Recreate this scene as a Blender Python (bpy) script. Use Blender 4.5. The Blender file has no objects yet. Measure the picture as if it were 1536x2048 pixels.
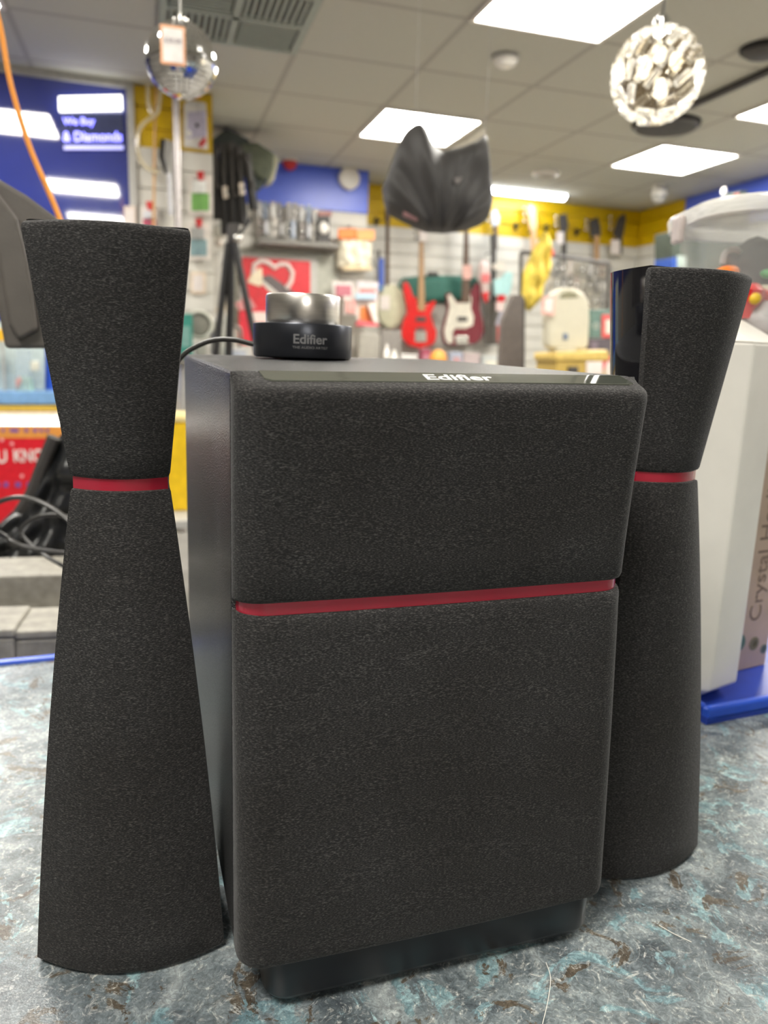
import bpy, bmesh, math, random
from mathutils import Vector, Matrix
random.seed(7)
R_ = random.Random(11)
S = bpy.context.scene
COL = S.collection

# ------------------------------------------------------------------ camera, light, exposure
F_PX, PITCH, ROLL, CAM_H = 1525.0, 0.2042, 0.0358, 0.298
fwd = Vector((0, math.cos(PITCH), -math.sin(PITCH)))
rt0 = Vector((1, 0, 0)); up0 = rt0.cross(fwd)
rt = rt0 * math.cos(ROLL) + up0 * math.sin(ROLL)
up = up0 * math.cos(ROLL) - rt0 * math.sin(ROLL)
CAM = Vector((0, 0, CAM_H))
cam_d = bpy.data.cameras.new('camera')
cam_o = bpy.data.objects.new('camera', cam_d); COL.objects.link(cam_o)
cam_d.sensor_fit = 'VERTICAL'; cam_d.sensor_height = 24.0
cam_d.lens = F_PX / 2048 * 24.0
cam_d.clip_start = 0.01; cam_d.clip_end = 60
cam_o.matrix_world = Matrix(((rt.x, up.x, -fwd.x, CAM.x), (rt.y, up.y, -fwd.y, CAM.y), (rt.z, up.z, -fwd.z, CAM.z), (0, 0, 0, 1)))
cam_d.dof.use_dof = True
cam_d.dof.focus_distance = 0.36
cam_d.dof.aperture_fstop = 6.0
S.camera = cam_o

PANEL_STRENGTH = 13.0
PANEL_COLOR = (1.0, 0.96, 0.88)
W = bpy.data.worlds.new('world'); S.world = W; W.use_nodes = True
W.node_tree.nodes['Background'].inputs[0].default_value = (1.0, 0.97, 0.92, 1)
W.node_tree.nodes['Background'].inputs[1].default_value = 0.30
S.view_settings.view_transform = 'Standard'
S.view_settings.look = 'None'
S.view_settings.gamma = 1.0
S.view_settings.use_curve_mapping = False
S.view_settings.exposure = 1.65
try:
    S.cycles.max_bounces = 10; S.cycles.transparent_max_bounces = 16
    S.cycles.caustics_reflective = False; S.cycles.caustics_refractive = False
    S.cycles.sample_clamp_indirect = 6.0
except Exception:
    pass

# ------------------------------------------------------------------ the shop's own frame: ceiling grid of 0.6 m tiles
YAW = 0.296
G0 = Vector((-0.0777, 4.5714, 0))
GU = Vector((math.cos(YAW), math.sin(YAW), 0)); GV = Vector((-math.sin(YAW), math.cos(YAW), 0))
CEIL = CAM_H + 1.3374
FLOOR = -0.95
J_FAR, J_LEFT, I_RIGHT, I_BLOCK = 3.2, 0.25, 4.95, -1.53

def ray(x, y): return fwd + rt * ((x - 768) / F_PX) - up * ((y - 1024) / F_PX)
def grid(i, j, z=0.0):
    p = G0 + GU * (i * .6) + GV * (j * .6); return Vector((p.x, p.y, z))
def on_z(x, y, z):
    d = ray(x, y); return CAM + d * ((z - CAM.z) / d.z)
def on_j(x, y, j):
    d = ray(x, y); return CAM + d * (((G0 + GV * (j * .6)) - CAM).dot(GV) / d.dot(GV))
def on_i(x, y, i):
    d = ray(x, y); return CAM + d * (((G0 + GU * (i * .6)) - CAM).dot(GU) / d.dot(GU))
def at(x, y, d): return CAM + ray(x, y) * d

# ------------------------------------------------------------------ materials (all node based)
def mat(name, col, rough=.5, metal=0.0, var=.12, scale=30, bump=0.0, bscale=200, spec=.5, sheen=0, coat=0, stretch=None, emit=None, es=0):
    m = bpy.data.materials.new(name); m.use_nodes = True
    nt = m.node_tree; b = nt.nodes['Principled BSDF']
    tc = nt.nodes.new('ShaderNodeTexCoord'); src = tc.outputs['Object']
    if stretch:
        mp = nt.nodes.new('ShaderNodeMapping'); mp.inputs['Scale'].default_value = stretch
        nt.links.new(src, mp.inputs[0]); src = mp.outputs[0]
    n = nt.nodes.new('ShaderNodeTexNoise'); n.inputs['Scale'].default_value = scale; n.inputs['Detail'].default_value = 3
    nt.links.new(src, n.inputs['Vector'])
    r = nt.nodes.new('ShaderNodeValToRGB'); nt.links.new(n.outputs['Fac'], r.inputs[0])
    lo = [max(0, c * (1 - var)) for c in col[:3]]; hi = [min(1, c * (1 + var)) for c in col[:3]]
    r.color_ramp.elements[0].color = (*lo, 1); r.color_ramp.elements[1].color = (*hi, 1)
    r.color_ramp.elements[0].position = .3; r.color_ramp.elements[1].position = .7
    nt.links.new(r.outputs[0], b.inputs['Base Color'])
    b.inputs['Roughness'].default_value = rough; b.inputs['Metallic'].default_value = metal
    b.inputs['Specular IOR Level'].default_value = spec
    if sheen: b.inputs['Sheen Weight'].default_value = sheen; b.inputs['Sheen Roughness'].default_value = .5
    if coat: b.inputs['Coat Weight'].default_value = coat; b.inputs['Coat Roughness'].default_value = .03
    if bump:
        n2 = nt.nodes.new('ShaderNodeTexNoise'); n2.inputs['Scale'].default_value = bscale; n2.inputs['Detail'].default_value = 2
        nt.links.new(src, n2.inputs['Vector'])
        bp = nt.nodes.new('ShaderNodeBump'); bp.inputs['Strength'].default_value = bump; bp.inputs['Distance'].default_value = .002
        nt.links.new(n2.outputs['Fac'], bp.inputs['Height']); nt.links.new(bp.outputs[0], b.inputs['Normal'])
    if emit:
        b.inputs['Emission Color'].default_value = (*emit, 1); b.inputs['Emission Strength'].default_value = es
    return m

def emission(name, col, s):
    m = bpy.data.materials.new(name); m.use_nodes = True; nt = m.node_tree
    b = nt.nodes['Principled BSDF']; b.inputs['Base Color'].default_value = (.8, .8, .8, 1)
    b.inputs['Emission Color'].default_value = (*col, 1); b.inputs['Emission Strength'].default_value = s
    return m

def glassy(name, col=(1, 1, 1), rough=0.0, ior=1.45):
    m = bpy.data.materials.new(name); m.use_nodes = True; b = m.node_tree.nodes['Principled BSDF']
    b.inputs['Base Color'].default_value = (*col, 1); b.inputs['Transmission Weight'].default_value = 1
    b.inputs['Roughness'].default_value = rough; b.inputs['IOR'].default_value = ior
    return m

def thin_clear(name, col, fac, rough=.15):
    m = bpy.data.materials.new(name); m.use_nodes = True; nt = m.node_tree
    b = nt.nodes['Principled BSDF']; b.inputs['Base Color'].default_value = (*col, 1); b.inputs['Roughness'].default_value = rough
    t = nt.nodes.new('ShaderNodeBsdfTransparent'); mx = nt.nodes.new('ShaderNodeMixShader'); mx.inputs[0].default_value = fac
    n = nt.nodes.new('ShaderNodeTexNoise'); n.inputs['Scale'].default_value = 12
    mr = nt.nodes.new('ShaderNodeMapRange'); mr.inputs['To Min'].default_value = fac * .7; mr.inputs['To Max'].default_value = min(1, fac * 1.3)
    nt.links.new(n.outputs['Fac'], mr.inputs[0]); nt.links.new(mr.outputs[0], mx.inputs[0])
    nt.links.new(t.outputs[0], mx.inputs[1]); nt.links.new(b.outputs[0], mx.inputs[2])
    nt.links.new(mx.outputs[0], nt.nodes['Material Output'].inputs[0])
    return m

def fabric_material():
    m = bpy.data.materials.new('speaker_cloth'); m.use_nodes = True; nt = m.node_tree; b = nt.nodes['Principled BSDF']
    tc = nt.nodes.new('ShaderNodeTexCoord')
    mp = nt.nodes.new('ShaderNodeMapping'); mp.inputs['Scale'].default_value = (820, 820, 3200)
    nt.links.new(tc.outputs['Object'], mp.inputs[0])
    n = nt.nodes.new('ShaderNodeTexNoise'); n.inputs['Scale'].default_value = 1; n.inputs['Detail'].default_value = 1.5; n.inputs['Distortion'].default_value = .12
    nt.links.new(mp.outputs[0], n.inputs['Vector'])
    big = nt.nodes.new('ShaderNodeTexNoise'); big.inputs['Scale'].default_value = 14; big.inputs['Detail'].default_value = 2
    nt.links.new(tc.outputs['Object'], big.inputs['Vector'])
    r = nt.nodes.new('ShaderNodeValToRGB'); nt.links.new(n.outputs['Fac'], r.inputs[0])
    e = r.color_ramp.elements
    e[0].position = .42; e[0].color = (.0135, .0130, .0130, 1); e[1].position = .72; e[1].color = (.098, .094, .091, 1)
    k = e.new(.56); k.color = (.032, .0305, .030, 1)
    r2 = nt.nodes.new('ShaderNodeValToRGB'); nt.links.new(big.outputs['Fac'], r2.inputs[0])
    r2.color_ramp.elements[0].position = .35; r2.color_ramp.elements[0].color = (.75, .72, .7, 1)
    r2.color_ramp.elements[1].position = .65; r2.color_ramp.elements[1].color = (1, 1, 1.02, 1)
    mx = nt.nodes.new('ShaderNodeMix'); mx.data_type = 'RGBA'; mx.blend_type = 'MULTIPLY'; mx.inputs[0].default_value = 1
    nt.links.new(r.outputs[0], mx.inputs[6]); nt.links.new(r2.outputs[0], mx.inputs[7]); nt.links.new(mx.outputs[2], b.inputs['Base Color'])
    bp = nt.nodes.new('ShaderNodeBump'); bp.inputs['Strength'].default_value = .55; bp.inputs['Distance'].default_value = .0006
    nt.links.new(n.outputs['Fac'], bp.inputs['Height']); nt.links.new(bp.outputs[0], b.inputs['Normal'])
    b.inputs['Roughness'].default_value = .85; b.inputs['Specular IOR Level'].default_value = .3
    b.inputs['Sheen Weight'].default_value = .12; b.inputs['Sheen Roughness'].default_value = .4
    return m

def counter_material():
    m = bpy.data.materials.new('mottled_laminate'); m.use_nodes = True; nt = m.node_tree; b = nt.nodes['Principled BSDF']
    L = nt.links.new
    tc = nt.nodes.new('ShaderNodeTexCoord')
    def noise(s, det, dist=0.0, rough=.55, off=0):
        mp = nt.nodes.new('ShaderNodeMapping'); mp.inputs['Location'].default_value = (off, off * .7, 0)
        L(tc.outputs['Object'], mp.inputs[0])
        n = nt.nodes.new('ShaderNodeTexNoise'); n.inputs['Scale'].default_value = s; n.inputs['Detail'].default_value = det
        n.inputs['Distortion'].default_value = dist; n.inputs['Roughness'].default_value = rough; L(mp.outputs[0], n.inputs['Vector']); return n.outputs['Fac']
    def ramp(f, stops):
        r = nt.nodes.new('ShaderNodeValToRGB'); L(f, r.inputs[0]); e = r.color_ramp.elements
        while len(e) < len(stops): e.new(.5)
        for el, (p, c) in zip(e, stops): el.position = p; el.color = (*c, 1)
        return r.outputs[0]
    def mix(f, a, c, mode='MIX'):
        x = nt.nodes.new('ShaderNodeMix'); x.data_type = 'RGBA'; x.blend_type = mode
        if isinstance(f, float): x.inputs[0].default_value = f
        else: L(f, x.inputs[0])
        L(a, x.inputs[6]); L(c, x.inputs[7]); return x.outputs[2]
    def bw(f, a, c): return ramp(f, [(a, (0, 0, 0)), (c, (1, 1, 1))])
    base = ramp(noise(21, 7, 1.4, .66), [(.30, (.050, .062, .072)), (.44, (.105, .128, .142)), (.56, (.19, .222, .235)), (.70, (.36, .395, .40))])
    teal = ramp(noise(60, 5, 1.0, .6, 3), [(.3, (.10, .165, .19)), (.55, (.20, .31, .34)), (.75, (.42, .56, .58))])
    brown = ramp(noise(90, 4, .3, .6, 5), [(.3, (.055, .045, .034)), (.7, (.13, .11, .085))])
    white = ramp(noise(220, 3, 2.0, .6, 9), [(.3, (.36, .38, .37)), (.7, (.62, .62, .58))])
    c = mix(bw(noise(21, 7, 2.0, .66, 13), .555, .585), base, teal)
    c = mix(bw(noise(33, 7, 1.2, .70, 21), .58, .60), c, brown)
    c = mix(bw(noise(85, 8, 3.4, .78, 31), .535, .66), c, white)
    c = mix(.8, c, ramp(noise(260, 5, 1.5, .7, 41), [(.32, (.45, .45, .45)), (.5, (1.0, 1.0, 1.0)), (.66, (1.75, 1.75, 1.72))]), 'MULTIPLY')
    c = mix(.75, c, ramp(noise(9, 3, 1.0, .5, 51), [(.35, (.62, .63, .66)), (.6, (1.08, 1.07, 1.04))]), 'MULTIPLY')
    L(c, b.inputs['Base Color'])
    b.inputs['Roughness'].default_value = .30
    bp = nt.nodes.new('ShaderNodeBump'); bp.inputs['Strength'].default_value = .25; bp.inputs['Distance'].default_value = .0005
    L(noise(900, 3), bp.inputs['Height']); L(bp.outputs[0], b.inputs['Normal'])
    return m

def ceiling_material():
    m = bpy.data.materials.new('ceiling_tile'); m.use_nodes = True; nt = m.node_tree; b = nt.nodes['Principled BSDF']; L = nt.links.new
    tc = nt.nodes.new('ShaderNodeTexCoord'); sx = nt.nodes.new('ShaderNodeSeparateXYZ'); L(tc.outputs['Object'], sx.inputs[0])
    outs = []
    for ax in (0, 1):
        a = nt.nodes.new('ShaderNodeMath'); a.operation = 'DIVIDE'; a.inputs[1].default_value = .6; L(sx.outputs[ax], a.inputs[0])
        f = nt.nodes.new('ShaderNodeMath'); f.operation = 'FRACT'; L(a.outputs[0], f.inputs[0])
        s = nt.nodes.new('ShaderNodeMath'); s.operation = 'SUBTRACT'; s.inputs[1].default_value = .5; L(f.outputs[0], s.inputs[0])
        ab = nt.nodes.new('ShaderNodeMath'); ab.operation = 'ABSOLUTE'; L(s.outputs[0], ab.inputs[0]); outs.append(ab.outputs[0])
    mxn = nt.nodes.new('ShaderNodeMath'); mxn.operation = 'MAXIMUM'; L(outs[0], mxn.inputs[0]); L(outs[1], mxn.inputs[1])
    g = nt.nodes.new('ShaderNodeMath'); g.operation = 'GREATER_THAN'; g.inputs[1].default_value = .477; L(mxn.outputs[0], g.inputs[0])
    n = nt.nodes.new('ShaderNodeTexNoise'); n.inputs['Scale'].default_value = 90; L(tc.outputs['Object'], n.inputs['Vector'])
    r = nt.nodes.new('ShaderNodeValToRGB'); L(n.outputs['Fac'], r.inputs[0])
    r.color_ramp.elements[0].color = (.47, .465, .40, 1); r.color_ramp.elements[1].color = (.55, .545, .475, 1)
    mx = nt.nodes.new('ShaderNodeMix'); mx.data_type = 'RGBA'; L(g.outputs[0], mx.inputs[0]); L(r.outputs[0], mx.inputs[6]); mx.inputs[7].default_value = (.39, .37, .325, 1)
    L(mx.outputs[2], b.inputs['Base Color']); b.inputs['Roughness'].default_value = .9
    return m

M = {}
def C(key, col, rough=.5, **k):
    if key not in M: M[key] = mat(key, col, rough, **k)
    return M[key]
cloth = fabric_material()
M_red = mat('red_plastic', (.36, .014, .035), .22, var=.05, coat=.4)
M_gloss = mat('gloss_black', (.008, .008, .010), .06, var=.05, spec=.6)
M_vinyl = mat('black_vinyl', (.030, .029, .030), .34, var=.3, scale=900, bump=1.0, bscale=1100, spec=.55)
M_blackp = mat('black_plastic', (.012, .012, .014), .3, var=.1)
M_base = mat('plinth_plastic', (.006, .007, .010), .34, var=.1)
M_alu = mat('brushed_aluminium', (.80, .77, .73), .29, metal=1, var=.06, scale=40, stretch=(1, 1, 40))
M_chrome = mat('chrome', (.8, .8, .8), .08, metal=1, var=.03)
M_knob = mat('dark_anodised', (.045, .048, .058), .3, metal=.75, var=.08)
M_logo = mat('grey_print', (.17, .17, .175), .45, var=.03)
M_logo2 = mat('pale_print', (.50, .50, .49), .45, var=.03)
M_white = mat('white_plastic', (.82, .79, .73), .35, var=.03)
M_cream = mat('cream_plastic', (.56, .53, .42), .35, var=.03)
M_dgrey = mat('dark_grey', (.055, .05, .047), .55, var=.15)
M_mgrey = mat('mid_grey', (.20, .19, .17), .5, var=.12)
M_lgrey = mat('light_grey', (.45, .44, .41), .5, var=.1)
M_black = mat('matt_black', (.014, .013, .013), .6, var=.15)
M_blue = mat('blue_plastic', (.02, .09, .62), .3, var=.06)
M_cable = mat('black_cable', (.035, .033, .03), .35, var=.1)
M_silver = mat('silver_metal', (.65, .64, .6), .2, metal=.9, var=.1)
M_orange = mat('orange', (.85, .20, .02), .45, var=.08)
M_red2 = mat('red_paint', (.62, .015, .02), .3, var=.08)
M_wood = mat('maple_wood', (.42, .25, .12), .4, var=.2, stretch=(8, 8, 1))
M_dwood = mat('dark_wood', (.11, .065, .04), .45, var=.25, stretch=(8, 8, 1))
M_tag = mat('tag_paper', (.75, .68, .64), .6, var=.04)
M_pink = mat('pink_card', (.72, .42, .36), .6, var=.05)
M_clear = thin_clear('clear_tub_plastic', (.75, .76, .74), .13)
M_bag = thin_clear('clear_bag_film', (.8, .8, .78), .35)

# ------------------------------------------------------------------ mesh helper
class MB:
    def __init__(s): s.bm = bmesh.new()
    def face(s, vs):
        try: return s.bm.faces.new(vs)
        except ValueError: return None
    def box(s, c, d, rot=None):
        mtx = Matrix.Translation(Vector(c))
        if rot is not None: mtx = mtx @ rot.to_4x4()
        vs = []
        for z in (-.5, .5):
            for x, y in ((-.5, -.5), (.5, -.5), (.5, .5), (-.5, .5)):
                vs.append(s.bm.verts.new(mtx @ Vector((x * d[0], y * d[1], z * d[2]))))
        for f in ((3, 2, 1, 0), (4, 5, 6, 7), (0, 1, 5, 4), (1, 2, 6, 5), (2, 3, 7, 6), (3, 0, 4, 7)): s.face([vs[k] for k in f])
        return s
    def prism(s, pts, y0, y1):            # outline in x,z ; extruded along y
        a = [s.bm.verts.new((x, y0, z)) for x, z in pts]; b = [s.bm.verts.new((x, y1, z)) for x, z in pts]
        s.face(a); s.face(b[::-1]); n = len(pts)
        for k in range(n): s.face([a[(k + 1) % n], a[k], b[k], b[(k + 1) % n]])
        return s
    def slab(s, pts, z0, z1):             # outline in x,y ; extruded along z
        a = [s.bm.verts.new((x, y, z0)) for x, y in pts]; b = [s.bm.verts.new((x, y, z1)) for x, y in pts]
        s.face(a[::-1]); s.face(b); n = len(pts)
        for k in range(n): s.face([a[k], a[(k + 1) % n], b[(k + 1) % n], b[k]])
        return s
    def rings(s, rings, closed=True, caps=True):
        vv = [[s.bm.verts.new(p) for p in r] for r in rings]
        for a, b in zip(vv, vv[1:]):
            n = len(a)
            for k in range(n if closed else n - 1): s.face([a[k], a[(k + 1) % n], b[(k + 1) % n], b[k]])
        if caps: s.face(vv[0][::-1]); s.face(vv[-1])
        return s
    def lathe(s, prof, n=32, c=(0, 0, 0), axis='z'):
        rg = []
        for r, h in prof:
            ring = []
            for k in range(n):
                a = 2 * math.pi * k / n; p = (r * math.cos(a), r * math.sin(a), h)
                if axis == 'y': p = (p[0], h, -p[1])
                if axis == 'x': p = (h, p[0], p[1])
                ring.append(Vector(p) + Vector(c))
            rg.append(ring)
        return s.rings(rg)
    def tube(s, pts, r, n=8, taper=None):
        pts = [Vector(p) for p in pts]; rg = []
        prev = None
        for k, p in enumerate(pts):
            d = (pts[min(k + 1, len(pts) - 1)] - pts[max(k - 1, 0)])
            if d.length < 1e-9: d = Vector((0, 0, 1))
            d.normalize()
            if prev is None:
                u = d.orthogonal().normalized()
            else:
                u = (prev - d * prev.dot(d))
                u = u.normalized() if u.length > 1e-6 else d.orthogonal().normalized()
            prev = u; v = d.cross(u)
            rr = r if taper is None else r + (taper - r) * k / (len(pts) - 1)
            rg.append([p + (u * math.cos(2 * math.pi * q / n) + v * math.sin(2 * math.pi * q / n)) * rr for q in range(n)])
        return s.rings(rg)
    def sphere(s, c, r, nu=16, nv=10, sc=(1, 1, 1)):
        rg = []
        for j in range(nv + 1):
            t = math.pi * j / nv; rr = max(math.sin(t), 1e-3)
            rg.append([Vector(c) + Vector((sc[0] * r * rr * math.cos(2 * math.pi * k / nu), sc[1] * r * rr * math.sin(2 * math.pi * k / nu), -sc[2] * r * math.cos(t))) for k in range(nu)])
        return s.rings(rg)
    def puff(s, top, bot, thick, nx=24, nz=14, wr=.0, seed=0, back=.15, y0=0.0):
        """a soft closed body between a top and a bottom outline (lists of x,z), bulging towards -y"""
        def ev(pl, x):
            for (x0, z0), (x1, z1) in zip(pl, pl[1:]):
                if x0 <= x <= x1: return z0 + (z1 - z0) * ((x - x0) / max(x1 - x0, 1e-9))
            return pl[0][1] if x < pl[0][0] else pl[-1][1]
        rr = random.Random(seed); ph = [rr.uniform(0, 6.28) for _ in range(8)]; fr = [rr.uniform(.6, 1.4) for _ in range(8)]
        x0, x1 = top[0][0], top[-1][0]; fr_, bk = [], []
        for a in range(nx + 1):
            u = a / nx; x = x0 + (x1 - x0) * u; zt, zb = ev(top, x), ev(bot, x)
            if zt - zb < 1e-4: zt = zb + 1e-4
            f1, b1 = [], []
            for c in range(nz + 1):
                v = c / nz; z = zb + (zt - zb) * v
                e = max(0.0, 1 - (2 * u - 1) ** 4) ** .5 * max(0.0, 1 - (2 * v - 1) ** 4) ** .5
                w = wr * (math.sin(u * 17 * fr[0] + v * 5 * fr[1] + ph[0]) + .7 * math.sin(u * 29 * fr[2] - v * 9 * fr[3] + ph[1]) + .5 * math.sin(v * 21 * fr[4] + u * 8 + ph[2]))
                f1.append(Vector((x, y0 - thick * e * (1 + w) - .001, z))); b1.append(Vector((x, y0 + thick * back * e + .001, z)))
            fr_.append(f1); bk.append(b1)
        vf = [[s.bm.verts.new(p) for p in col] for col in fr_]; vb = [[s.bm.verts.new(p) for p in col] for col in bk]
        for a in range(nx):
            for c in range(nz):
                s.face([vf[a][c], vf[a + 1][c], vf[a + 1][c + 1], vf[a][c + 1]]); s.face([vb[a][c], vb[a][c + 1], vb[a + 1][c + 1], vb[a + 1][c]])
        for a in range(nx):
            s.face([vf[a][0], vb[a][0], vb[a + 1][0], vf[a + 1][0]]); s.face([vf[a][nz], vf[a + 1][nz], vb[a + 1][nz], vb[a][nz]])
        for c in range(nz):
            s.face([vf[0][c], vf[0][c + 1], vb[0][c + 1], vb[0][c]]); s.face([vf[nx][c], vb[nx][c], vb[nx][c + 1], vf[nx][c + 1]])
        return s

def spline(pts, n=8):
    pts = [Vector(p) for p in pts]; out = []
    for k in range(len(pts) - 1):
        p0, p1, p2, p3 = pts[max(k - 1, 0)], pts[k], pts[k + 1], pts[min(k + 2, len(pts) - 1)]
        for q in range(n):
            t = q / n
            out.append(.5 * ((2 * p1) + (p2 - p0) * t + (2 * p0 - 5 * p1 + 4 * p2 - p3) * t * t + (3 * p1 - p0 - 3 * p2 + p3) * t ** 3))
    return out + [pts[-1]]

def obj(name, mb, m, parent=None, smooth=False, bevel=0, seg=2, loc=None, label=None, rotz=None, noangle=False):
    me = bpy.data.meshes.new(name)
    bmesh.ops.recalc_face_normals(mb.bm, faces=mb.bm.faces)
    mb.bm.to_mesh(me); mb.bm.free()
    o = bpy.data.objects.new(name, me); COL.objects.link(o); me.materials.append(m)
    if parent is not None: o.parent = parent
    if loc is not None: o.location = loc
    if rotz is not None: o.rotation_euler = (0, 0, rotz)
    if smooth:
        for p in me.polygons: p.use_smooth = True
        if not noangle:
            try: me.set_sharp_from_angle(angle=math.radians(40))
            except Exception: pass
    if bevel:
        b = o.modifiers.new('edge', 'BEVEL'); b.width = bevel; b.segments = seg; b.limit_method = 'ANGLE'; b.angle_limit = math.radians(35)
    if label: o['label'] = label
    return o
def tag(o, label, cat, group=None):
    o['label'] = label; o['category'] = cat
    if group: o['group'] = group
    return o
def thing(name, label, cat, loc=(0, 0, 0), rotz=0, group=None):
    o = bpy.data.objects.new(name, None); COL.objects.link(o); o.location = loc; o.rotation_euler = (0, 0, rotz); o.empty_display_size = .05
    return tag(o, label, cat, group)
def struct(name, mb, m, **k):
    o = obj(name, mb, m, **k); o['kind'] = 'structure'; return o
def copy_tree(o, loc, rotz=None, label=None):
    r = o.copy(); COL.objects.link(r); r.location = loc
    if rotz is not None: r.rotation_euler = (0, 0, rotz)
    if label: r['label'] = label
    for ch in o.children:
        c = ch.copy(); COL.objects.link(c); c.parent = r
        for g in ch.children:
            d = g.copy(); COL.objects.link(d); d.parent = c
    return r
def text_mb(body, size, depth=.0004, bold=0.0, sx=1.0, align='CENTER', mapf=None, fit=None):
    cu = bpy.data.curves.new('t', 'FONT'); cu.body = body; cu.size = size; cu.extrude = depth; cu.offset = bold * size; cu.align_x = align; cu.align_y = 'CENTER'
    to = bpy.data.objects.new('t', cu); COL.objects.link(to)
    dg = bpy.context.evaluated_depsgraph_get(); me = bpy.data.meshes.new_from_object(to.evaluated_get(dg))
    bpy.data.objects.remove(to); bpy.data.curves.remove(cu)
    mb = MB(); mb.bm.from_mesh(me); bpy.data.meshes.remove(me)
    if fit:
        xs = [v.co.x for v in mb.bm.verts]; ys = [v.co.y for v in mb.bm.verts]
        ax, ay = fit[0] / (max(xs) - min(xs)), fit[1] / (max(ys) - min(ys)); mx, my = (max(xs) + min(xs)) / 2, (max(ys) + min(ys)) / 2
        for v in mb.bm.verts: v.co.x = (v.co.x - mx) * ax; v.co.y = (v.co.y - my) * ay
    for v in mb.bm.verts:
        p = Vector((v.co.x * sx, v.co.y, v.co.z)); v.co = mapf(p) if mapf else p
    return mb

# ================================================================== STRUCTURE
def gridbox(i0, i1, j0, j1, z0, z1):
    return MB().box(((i0 + i1) * .3, (j0 + j1) * .3, (z0 + z1) / 2), (abs(i1 - i0) * .6, abs(j1 - j0) * .6, z1 - z0))
def gstruct(name, mb, m, **k):
    o = struct(name, mb, m, **k); o.location = (G0.x, G0.y, 0); o.rotation_euler = (0, 0, YAW); return o
IMIN, JMIN = -8.5, -13.0
gstruct('floor', gridbox(IMIN, I_RIGHT + .2, JMIN, J_FAR + .2, FLOOR - .05, FLOOR), mat('vinyl_floor', (.30, .28, .25), .4, var=.15, scale=6))
gstruct('ceiling', gridbox(IMIN, I_RIGHT + .2, JMIN, J_FAR + .2, CEIL, CEIL + .05), ceiling_material())
M_slat = mat('slatwall_cream', (.66, .64, .58), .45, var=.05, scale=5)
M_yel = mat('slatwall_yellow', (.66, .43, .0), .35, var=.05, scale=5)
M_bluew = mat('blue_paint', (.085, .15, .72), .3, var=.06, scale=4)
M_glassblue = mat('blue_glazed_panel', (.03, .045, .26), .05, var=.10, scale=3, spec=1.0, coat=1.0)
def slats(i0, i1, j, z0, z1, face=-1, step=.105, axis='i'):
    mb = MB(); z = z1
    while z - step > z0 - .001:
        if axis == 'i':
            mb.box(((i0 + i1) * .3, j * .6 - face * .008, z - step / 2), (abs(i1 - i0) * .6, .016, step - .009))
        else:
            mb.box((j * .6 - face * .008, (i0 + i1) * .3, z - step / 2), (.016, abs(i1 - i0) * .6, step - .009))
        z -= step
    if axis == 'i': mb.box(((i0 + i1) * .3, j * .6 - face * .022, (z0 + z1) / 2), (abs(i1 - i0) * .6, .012, z1 - z0))
    else: mb.box((j * .6 - face * .022, (i0 + i1) * .3, (z0 + z1) / 2), (.012, abs(i1 - i0) * .6, z1 - z0))
    return mb
I_FB, J_NEAR = 0.55, 2.55                       # the far wall steps forward left of here, under a blue band
gstruct('wall_far', slats(I_FB - .3, I_RIGHT + .08, J_FAR, FLOOR, 1.325), M_slat)
gstruct('wall_far_left', slats(I_BLOCK + .002, I_FB, J_NEAR, FLOOR, 1.335), M_slat)
gstruct('wall_step', gridbox(I_FB - .08, I_FB, J_NEAR + .05, J_FAR, FLOOR, CEIL - .002), M_lgrey)
gstruct('trim_1', gridbox(I_BLOCK + .002, I_FB, J_NEAR - .02, J_NEAR + .05, 1.335, CEIL - .001), M_bluew)
gstruct('trim_2', slats(I_FB, I_RIGHT + .08, J_FAR - .01, 1.325, CEIL), M_yel)
gstruct('wall_right', slats(JMIN, J_FAR + .08, I_RIGHT, FLOOR, 1.33, face=-1, axis='j'), M_slat)
gstruct('trim_3', slats(2.12, J_FAR + .06, I_RIGHT - .01, 1.33, CEIL, axis='j'), M_yel)
gstruct('trim_4', gridbox(I_RIGHT - .02, I_RIGHT + .05, JMIN, 2.12, 1.33, CEIL - .001), M_bluew)
I_LB = -2.26
gstruct('wall_left', gridbox(IMIN, I_LB, J_LEFT, J_LEFT + .1, .28, CEIL - .001), M_glassblue)
gstruct('trim_5', gridbox(I_LB, I_LB + .06, J_LEFT - .03, J_LEFT + .1, FLOOR, CEIL - .002), M_lgrey)
gstruct('trim_6', slats(I_LB + .06, I_BLOCK, J_LEFT + .02, 1.335, CEIL - .002), M_yel)
gstruct('wall_pillar', slats(I_LB + .06, I_BLOCK, J_LEFT + .02, FLOOR, 1.335), M_slat)
gstruct('wall_return', gridbox(I_BLOCK - .08, I_BLOCK, J_LEFT + .07, J_FAR, FLOOR, CEIL - .002), M_slat)
gstruct('wall_left_lower', gridbox(IMIN, I_LB, J_LEFT + .02, J_LEFT + .1, FLOOR, .28), M_lgrey)
gstruct('wall_back', gridbox(IMIN, I_RIGHT, JMIN - .1, JMIN, FLOOR, CEIL), mat('magnolia', (.35, .33, .30), .7))
gstruct('wall_side', gridbox(IMIN - .1, IMIN, JMIN, J_LEFT, FLOOR, CEIL), mat('magnolia_side', (.35, .33, .30), .7))
gstruct('trim_7', gridbox(IMIN, I_LB, J_LEFT - .05, J_LEFT, CEIL - .035, CEIL - .002), M_lgrey)

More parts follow.
